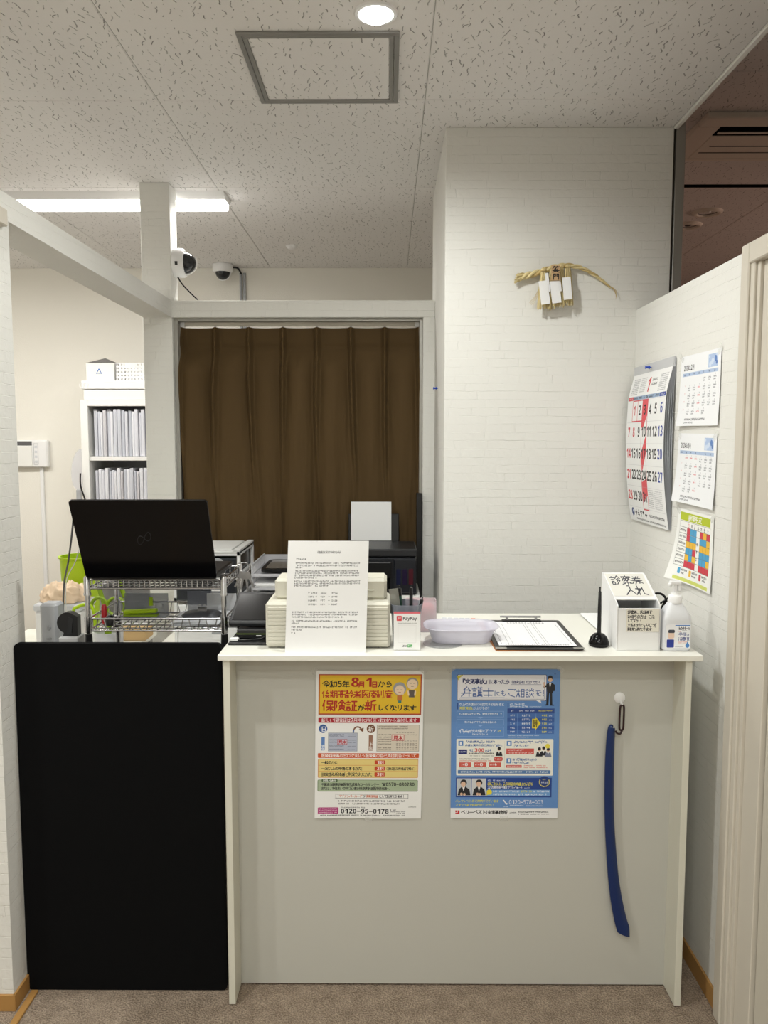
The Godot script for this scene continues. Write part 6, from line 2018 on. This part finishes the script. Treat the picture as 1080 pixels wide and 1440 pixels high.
	sheet(st, 8, 10, func(u: float, v: float) -> Vector3: return V(lerpf(-0.106, 0.106, u), 0.0005 + 0.003 * pow(absf(v - 0.3), 2.0) + 0.001 * sin(u * 4.0) * v, lerpf(-0.142, 0.148, v)))
	single("form_sheet", "white ruled form clipped on the black clipboard", "paper", st, print_mat(form_sheet()), V(0.410, TOP + 0.0082, -2.258), -0.012)
	st = S()
	for k in 3:
		bx(st, V(-0.006 - 0.004 * k, 0.0012 * k, -0.14 + 0.01 * k), V(0.175, 0.0012 * k + 0.001, 0.12), 0.0)
	single("white_folder", "flat white papers behind the ticket box at the back of the counter", "paper", st, M.paper, V(0.637, TOP + 0.0032, -2.41))
	single("wooden_board", "thin brown board under the flat white papers at the back", "board", box(V(0.0, 0, -0.13), V(0.175, 0.003, 0.12), 0.0005), mat(rgb(176, 112, 62), 0.6), V(0.634, TOP, -2.42))
	# pen on its stand
	var ps := thing("pen_stand", "black desk pen upright in a glossy dome base", "pen stand", V(0.583, TOP, -2.148))
	part(ps, "dome_base", lathe_st([Vector2(0, 0), Vector2(0.025, 0), Vector2(0.028, 0.004), Vector2(0.0275, 0.012), Vector2(0.022, 0.026), Vector2(0.014, 0.034), Vector2(0.008, 0.036), Vector2(0, 0.036)], 32), M.black_gloss)
	part(ps, "pen_barrel", lathe_st([Vector2(0, 0.034), Vector2(0.0055, 0.034), Vector2(0.0052, 0.10), Vector2(0.004, 0.15), Vector2(0.002, 0.154), Vector2(0.002, 0.165), Vector2(0, 0.165)], 16), M.black_plastic)
	# ticket box
	var tb := thing("ticket_box", "white slant-topped ticket box with large lettering and a taped note", "box", V(0.675, TOP, -2.178))
	var hw := 0.057
	var side := PackedVector2Array([Vector2(-0.078, 0.0), Vector2(0.082, 0.0), Vector2(0.082, 0.122), Vector2(0.078, 0.126), Vector2(-0.062, 0.187), Vector2(-0.078, 0.187)])
	var to_x := Transform3D(Basis(V(0, 0, 1), V(0, 1, 0), V(-1, 0, 0)), Vector3.ZERO)
	for s in [-1.0, 1.0]:
		st = S()
		prism(st, side, -s * hw - 0.0015, -s * hw + 0.0015, to_x)
		part(tb, "side_wall", st, M.white_plastic)
	part(tb, "front_wall", box(V(-hw, 0, 0.0785), V(hw, 0.116, 0.082), 0.001), M.white_plastic)
	part(tb, "back_wall", box(V(-hw, 0, -0.078), V(hw, 0.187, -0.0745), 0.001), M.white_plastic)
	part(tb, "bottom", box(V(-hw, 0, -0.0745), V(hw, 0.003, 0.0785)), M.white_plastic)
	part(tb, "slot_floor", box(V(-hw + 0.003, 0.085, -0.02), V(hw - 0.003, 0.088, 0.078)), M.grey_plastic)
	# the sloping lid plate carries the lettering and stops short of the front wall, leaving the slot
	var a := V(0, 0.1865, -0.062)
	var e := V(0, 0.1355, 0.053)
	var out := V(0, (e - a).z * -1.0, (e - a).y).normalized() * -1.0
	st = S()
	face(st, [V(-hw, a.y, a.z), V(hw, a.y, a.z), V(hw, e.y, e.z), V(-hw, e.y, e.z)], V(0, 0, -0.05))
	face(st, [V(-hw, a.y - 0.003, a.z), V(hw, a.y - 0.003, a.z), V(hw, e.y - 0.003, e.z), V(-hw, e.y - 0.003, e.z)], V(0, 0.3, 0))
	face(st, [V(-hw, e.y, e.z), V(hw, e.y, e.z), V(hw, e.y - 0.003, e.z), V(-hw, e.y - 0.003, e.z)], V(0, 0, -0.05))
	face(st, [V(-hw, 0.187, -0.078), V(hw, 0.187, -0.078), V(hw, a.y, a.z), V(-hw, a.y, a.z)], V(0, 0, -0.05))
	var lid := part(tb, "lid_plate", st, M.white_plastic)
	st = S()
	sheet(st, 1, 1, func(u: float, v: float) -> Vector3: return V(lerpf(-hw * 0.98, hw * 0.92, u), lerpf(a.y, e.y, lerpf(0.02, 0.9, v)) + 0.0008, lerpf(a.z, e.z, lerpf(0.02, 0.9, v))))
	part(lid, "lettering", st, print_mat(ticket_box_print(), 0.35))
	st = S(true)
	sheet(st, 4, 3, func(u: float, v: float) -> Vector3: return V(lerpf(-0.034, 0.0545, u), lerpf(0.115, 0.052, v), 0.0826 + 0.002 * pow(u, 6.0) * v))
	part(tb, "taped_note", st, print_mat(handwritten_note(), 0.8))
	# reading glasses behind the box
	var gl := thing("reading_glasses", "black reading glasses leaning behind the ticket box", "glasses", V(0.772, TOP, -2.29))
	st = S(true)
	tube(st, arc(V(-0.02, 0.115, 0.0), 0.022, -0.6, PI + 0.3, 16, V(0.8, 0, 0.6), Vector3.UP), 0.0036, 8)
	tube(st, arc(V(0.018, 0.10, 0.012), 0.022, -0.6, PI + 0.3, 16, V(0.8, 0, 0.6), Vector3.UP), 0.0036, 8)
	part(gl, "rims", st, M.black_gloss)
	st = S(true)
	tube(st, smooth_path([V(-0.03, 0.0, 0.01), V(-0.035, 0.06, 0.0), V(-0.04, 0.11, 0.0)]), 0.003, 8)
	tube(st, smooth_path([V(0.03, 0.0, 0.02), V(0.0, 0.05, 0.02), V(0.012, 0.085, 0.02), V(0.05, 0.115, 0.02)]), 0.003, 8)
	tube(st, smooth_path([V(0.012, 0.0, 0.0), V(0.02, 0.05, 0.0), V(0.038, 0.10, 0.01)]), 0.0028, 8)
	part(gl, "temples", st, M.black_gloss)
	# sanitiser bottle
	var bo := thing("sanitizer_bottle", "white pump bottle of hand sanitiser at the right end of the counter", "bottle", V(0.779, TOP, -2.118))
	st = S(true)
	lathe(st, [Vector2(0.0, 0.0), Vector2(0.92, 0.0), Vector2(0.99, 0.005), Vector2(1.0, 0.012), Vector2(1.0, 0.085), Vector2(0.97, 0.095), Vector2(0.5, 0.126), Vector2(0.42, 0.13), Vector2(0.0, 0.13)], 48, Vector3.ZERO, Basis(), 5.0, 0.039, 0.03)
	part(bo, "body", st, mat(rgb(226, 228, 232), 0.35))
	var pu := part(bo, "pump_collar", lathe_st([Vector2(0, 0.128), Vector2(0.0185, 0.128), Vector2(0.0185, 0.146), Vector2(0.016, 0.149), Vector2(0.011, 0.15), Vector2(0.01, 0.156), Vector2(0.0, 0.156)], 32), M.white_plastic)
	st = S(true)
	lathe(st, [Vector2(0, 0.155), Vector2(0.0052, 0.155), Vector2(0.0052, 0.178), Vector2(0.0, 0.178)], 16)
	part(pu, "pump_stem", st, M.white_plastic)
	st = S()
	bx(st, V(-0.016, 0.177, -0.009), V(0.013, 0.187, 0.009), 0.004)
	bx(st, V(0.006, 0.16, -0.006), V(0.013, 0.18, 0.006), 0.003)
	bx(st, V(-0.02, 0.171, -0.005), V(-0.01, 0.181, 0.005), 0.003)
	part(pu, "pump_head", st, M.white_plastic)
	st = S()
	sheet(st, 1, 1, func(u: float, v: float) -> Vector3: return V(lerpf(-0.0335, 0.0335, u), lerpf(0.0745, 0.0095, v), 0.0306))
	part(bo, "label", st, print_mat(bottle_print(), 0.4))

# ------------------------------------------------------------------ posters and the shoehorn on the counter front
func poster(called: String, label: String, im: Image, x0: float, x1: float, y0: float, y1: float, lean: float):
	var w := x1 - x0
	var h := y1 - y0
	var th := thing(called, label, "poster", V((x0 + x1) / 2, y0, -2.1385))
	var st := S(true)
	sheet(st, 12, 16, func(u: float, v: float) -> Vector3:
		return V(lerpf(-w / 2, w / 2, u) + lean * (0.5 - v), h * (1.0 - v), 0.0008 + 0.0016 * pow(v, 6.0) * (0.5 + 0.5 * cos(u * 9.0)) + 0.0008 * exp(-pow((v - 0.5) / 0.012, 2.0))))
	part(th, "sheet", st, print_mat(im, 0.55, 0.15))
	for q in [[-w / 2, h, 0.7], [w / 2, h, -0.7], [0.0, 0.0, 0.0]]:
		st = S()
		bx(st, V(-0.011, -0.006, 0.0026), V(0.011, 0.006, 0.003), 0.0, Transform3D(Basis(Vector3.BACK, q[2]), V(q[0], q[1], 0)))
		part(th, "tape", st, M.tape)

func build_front_posters():
	poster("insurance_poster", "yellow and red health insurance poster on the counter front", insurance_poster(), -0.2035, 0.096, 0.5, 0.926, 0.007)
	poster("law_office_poster", "blue law office poster on the counter front", law_poster(), 0.1755, 0.476, 0.502, 0.93, 0.0)
	# hook, link and shoehorn
	var h := thing("wall_hook", "round white stick-on hook on the counter front", "hook", V(0.642, 0.849, -2.14))
	var st := S(true)
	lathe(st, [Vector2(0.0, 0.004), Vector2(0.013, 0.004), Vector2(0.0155, 0.002), Vector2(0.0155, 0.0)], 28, Vector3.ZERO, Basis(Vector3.RIGHT, PI / 2))
	part(h, "disc", st, M.white_plastic)
	st = S(true)
	tube(st, smooth_path([V(0.003, -0.006, 0.003), V(0.003, -0.014, 0.007), V(0.003, -0.019, 0.012), V(0.003, -0.012, 0.017)]), 0.0028, 8)
	part(h, "hook_arm", st, M.white_plastic)
	st = S(true)
	var loop := []
	for k in 25:
		var a := TAU * k / 24.0
		loop.append(V(0.0058 * signf(cos(a)) * pow(absf(cos(a)), 0.5), 0.036 * signf(sin(a)) * pow(absf(sin(a)), 0.35), 0.002 * sin(a)))
	tube(st, loop, 0.0029, 8, false)
	tube(st, smooth_path([V(0.002, -0.035, 0.0), V(-0.004, -0.045, 0.002), V(-0.014, -0.042, 0.004), V(-0.017, -0.036, 0.006)]), 0.0026, 8)
	single("chain_link", "long dark chain link hanging from the white hook", "chain link", st, mat(rgb(46, 22, 26), 0.3), V(0.6455, 0.797, -2.1265))
	var rows := [[0.6205, 0.770, 0.006], [0.6185, 0.766, 0.0098], [0.6165, 0.73, 0.0115], [0.6155, 0.66, 0.0125], [0.6165, 0.58, 0.0128], [0.6195, 0.5, 0.0131], [0.6255, 0.42, 0.0138], [0.6335, 0.34, 0.0148], [0.644, 0.27, 0.0162], [0.657, 0.21, 0.0175], [0.666, 0.182, 0.0185]]
	var path := []
	for r in rows:
		path.append(V(r[0], r[1], r[2]))
	path = smooth_path(path, 4)
	var sh := thing("shoehorn", "long dark blue plastic shoehorn hanging on the counter front", "shoehorn", V(0.64, 0.155, -2.128))
	st = S(true)
	var m := path.size()
	var ring := []
	for i in m:
		var p: Vector3 = path[i]
		var q: Vector3 = path[mini(i + 1, m - 1)]
		var p0: Vector3 = path[maxi(i - 1, 0)]
		var dir := Vector2(q.x - p0.x, q.y - p0.y).normalized()
		var nrm := Vector2(-dir.y, dir.x)
		var t := float(i) / (m - 1)
		var row := []
		for k in 13:
			var s := 1.0 - 2.0 * k / 12.0
			var bulge := (0.008 - 0.003 * t) * (1.0 - s * s)
			row.append(V(p.x + nrm.x * s * p.z - 0.64, p.y + nrm.y * s * p.z - 0.155 - (0.027 * (0.5 - 0.5 * s * -1.0) if i == m - 1 else 0.0), 0.001 + bulge + 0.006 * pow(t, 3.0)))
		var back := []
		for k in 13:
			back.append(row[12 - k] - V(0, 0, 0.0025))
		ring.append(row + back)
	for i in m - 1:
		for k in 26:
			var k2 := (k + 1) % 26
			tri(st, ring[i][k], ring[i][k2], ring[i + 1][k2])
			tri(st, ring[i][k], ring[i + 1][k2], ring[i + 1][k])
	part(sh, "blade", st, M.blue)

# ------------------------------------------------------------------ right partition and pier
func wall_sheet(called: String, label: String, im: Image, z_far: float, z_near: float, y0: float, y1: float, curl: float, corner: float, twist := 0.0):
	# hangs on the right partition (x = 0.901), u runs from far to near
	var th := thing(called, label, "paper", V(0.9, y0, (z_far + z_near) / 2))
	var d := z_near - z_far
	var h := y1 - y0
	var st := S(true)
	var f := func(u: float, v: float) -> Vector3:
		var lift := 0.0015 + curl * pow(v, 3.0) + corner * pow(1.0 - u, 3.0) * pow(v, 2.0)
		return V(-lift, h * (1.0 - v) + twist * (u - 0.5), lerpf(-d / 2, d / 2, u))
	sheet(st, 14, 12, f)
	part(th, "sheet", st, print_mat(im, 0.7))
	for q in [[0.02, 0.02, 0.6], [0.98, 0.02, -0.6]]:
		st = S()
		var c: Vector3 = f.call(q[0], q[1])
		bx(st, V(-0.0008, -0.008, -0.016), V(0, 0.008, 0.016), 0.0, Transform3D(Basis(Vector3.RIGHT, q[2]), c + V(-0.0006, 0, 0)))
		part(th, "tape", st, M.tape)

func build_wall_things():
	# calendar, two pads deep at the lower end
	var zf := -2.9
	var zn := -2.505
	var c := thing("wall_calendar", "large wall calendar with red-marked column and blue pin on the right partition", "calendar", V(0.9, 1.275, (zf + zn) / 2))
	var d := zn - zf
	var h := 0.545
	var curve := func(u: float, v: float, off: float) -> Vector3:
		var bow := 0.004 + 0.016 * smoothstep(0.0, 0.22, v) + 0.012 * sin(PI * clampf(v, 0.0, 1.0)) - 0.014 * pow(v, 4.0)
		return V(-bow - off, h * (1.0 - v), lerpf(-d / 2, d / 2, u))
	var st := S(true)
	sheet(st, 4, 30, func(u: float, v: float) -> Vector3: return curve.call(u, v, 0.0))
	part(c, "month_sheet", st, print_mat(wall_calendar(), 0.6))
	for k in 4:
		st = S(true)
		sheet(st, 2, 24, func(u: float, v: float) -> Vector3:
			var p: Vector3 = curve.call(u, v * (0.985 + 0.004 * k), 0.0)
			return V(minf(p.x * (1.0 - 0.2 * (k + 1)), -0.001), p.y, p.z + 0.0015 * k))
		part(c, "under_sheet", st, M.paper_grey)
	part(c, "top_strip", box(V(-0.008, h - 0.028, -d / 2), V(-0.001, h + 0.004, d / 2), 0.001), mat(rgb(200, 201, 204), 0.4))
	st = S(true)
	lathe(st, [Vector2(0.0, 0.0), Vector2(0.002, 0.0), Vector2(0.002, 0.004), Vector2(0.006, 0.006), Vector2(0.004, 0.01), Vector2(0.0035, 0.016), Vector2(0.006, 0.02), Vector2(0.0, 0.021)], 16, Vector3.ZERO, Basis(Vector3.BACK, PI / 2))
	single("push_pin", "blue push pin holding the large wall calendar", "pin", st, M.blue_pin, V(0.8905, 1.808, -2.71))
	st = S(true)
	lathe(st, [Vector2(0.0, 0.0), Vector2(0.002, 0.0), Vector2(0.002, 0.004), Vector2(0.006, 0.006), Vector2(0.004, 0.01), Vector2(0.0035, 0.016), Vector2(0.006, 0.02), Vector2(0.0, 0.021)], 16, Vector3.ZERO, Basis(Vector3.BACK, PI / 2))
	single("push_pin", "lone blue push pin on the narrow left side of the pier", "pin", st, M.blue_pin, V(0.205, 1.777, -3.286))
	wall_sheet("month_plan", "upper white month plan sheet taped right of the wall calendar", month_sheet(2), -2.455, -2.163, 1.603, 1.812, 0.004, 0.008, -0.004)
	wall_sheet("month_plan", "middle white month plan sheet taped below the upper one", month_sheet(1), -2.458, -2.172, 1.372, 1.58, 0.006, 0.012, -0.006)
	wall_sheet("timetable_sheet", "lime and red colour-coded timetable sheet taped lowest on the right partition", timetable_sheet(), -2.44, -2.172, 1.135, 1.352, 0.004, 0.035, -0.004)
	build_festoon()

func build_festoon():
	# straw festoon: a twisted rope with tassels, paper streamers and a small plaque
	var f := thing("straw_festoon", "twisted straw rope festoon with white paper streamers on the pier", "ornament", V(0.62, 2.03, -2.924))
	var o := V(0.62, 2.03, 0)
	var core := smooth_path([V(0.475, 2.148, 0.018), V(0.51, 2.155, 0.018), V(0.555, 2.168, 0.02), V(0.60, 2.182, 0.022), V(0.645, 2.187, 0.022), V(0.695, 2.178, 0.02), V(0.745, 2.153, 0.016), V(0.785, 2.125, 0.012), V(0.803, 2.111, 0.01)], 8)
	var n := core.size()
	for s in 3:
		var pts := []
		for i in n:
			var t := float(i) / (n - 1)
			var q: Vector3 = core[mini(i + 1, n - 1)] - core[maxi(i - 1, 0)]
			q = q.normalized()
			var a := q.cross(Vector3.BACK).normalized()
			var r := lerpf(0.0072, 0.0018, pow(t, 1.4))
			var ang := TAU * s / 3.0 + t * 26.0
			pts.append(core[i] - o + (a * cos(ang) + Vector3.BACK * sin(ang)) * r)
		var st := S(true)
		tube(st, pts, 0.0068, 8, true, 0.0016)
		part(f, "rope_strand", st, M.straw if s != 1 else M.straw_dark)
	var r := RandomNumberGenerator.new()
	r.seed = 5
	# flared end on the left
	var st := S(true)
	for k in 70:
		var a := r.randf() * TAU
		var q := sqrt(r.randf())
		tube(st, [V(0.507, 2.155, 0.018) - o + V(0, 0.006 * q * cos(a), 0.006 * q * sin(a)), V(0.456 + r.randf_range(0, 0.006), 2.143, 0.02) - o + V(0.004 * cos(a), 0.019 * q * cos(a), 0.016 * q * sin(a))], 0.0011, 4, false)
	part(f, "flared_end", st, M.straw)
	# wisps at the thin end and at the left of the tassels
	st = S(true)
	for k in 7:
		tube(st, smooth_path([V(0.79, 2.122, 0.012) - o, V(0.805 + 0.003 * k, 2.112 - 0.002 * k, 0.012) - o, V(0.818 + 0.005 * r.randf(), 2.098 - 0.005 * k, 0.01 + 0.002 * k) - o], 3), 0.0005, 4, false)
	for k in 4:
		tube(st, smooth_path([V(0.548, 2.12, 0.014) - o, V(0.538 - 0.003 * k, 2.08, 0.018) - o, V(0.52 - 0.004 * k, 2.045 + 0.004 * k, 0.02) - o], 3), 0.0006, 4, false)
	part(f, "wisps", st, M.straw_dark)
	# tassels
	for q in [[0.556, 2.176, 0.551, 2.036], [0.588, 2.184, 0.582, 2.034], [0.618, 2.188, 0.615, 2.042], [0.642, 2.188, 0.646, 2.048]]:
		st = S(true)
		for k in 46:
			var a := r.randf() * TAU
			var w := sqrt(r.randf())
			var top := V(q[0], q[1], 0.03) - o + V(0.008 * w * cos(a), 0, 0.007 * w * sin(a))
			var low := V(q[2], q[3] + r.randf_range(-0.006, 0.008), 0.032) - o + V(0.018 * w * cos(a), 0, 0.012 * w * sin(a))
			tube(st, [top, top.lerp(low, 0.5) + V(0.002 * cos(a), 0, 0.002 * sin(a)), low], 0.0012, 4, false)
		var ta := part(f, "straw_tassel", st, M.straw)
		st = S(true)
		tube(st, arc(V(q[0], q[1] - 0.01, 0.03) - o, 0.0095, 0, TAU, 14, Vector3.RIGHT, Vector3.BACK), 0.002, 6, false)
		part(ta, "tie", st, M.straw_dark)
	# zigzag paper streamers
	for q in [[0.556, 2.087, 0.14, 0.082, 0.032], [0.596, 2.089, 0.14, 0.078, 0.033], [0.637, 2.101, 0.1, 0.078, 0.03]]:
		var tk := Transform3D(Basis(Vector3.BACK, q[2]), V(q[0], q[1], 0.049) - o)
		st = S()
		bx(st, V(-q[4] / 2, -q[3] / 2, 0.001), V(q[4] / 2, q[3] / 2, 0.0017), 0.0, tk)
		var ps := part(f, "paper_streamer", st, M.paper)
		if q[0] < 0.63:
			st = S()
			bx(st, V(q[4] / 2 - 0.006, 0.0, -0.0012), V(q[4] / 2 + 0.006, 0.066, -0.0005), 0.0, tk)
			part(ps, "fold", st, M.paper)
	var pl := part(f, "plaque", box(V(-0.0155, 0, 0), V(0.0155, 0.053, 0.005), 0.0008), mat(rgb(190, 158, 118), 0.7), V(0.594, 2.128, 0.05) - o)
	st = S()
	sheet(st, 1, 1, func(u: float, v: float) -> Vector3: return V(lerpf(-0.015, 0.015, u), lerpf(0.0525, 0.0005, v), 0.0054))
	part(pl, "plaque_print", st, print_mat(plaque_print(), 0.7))
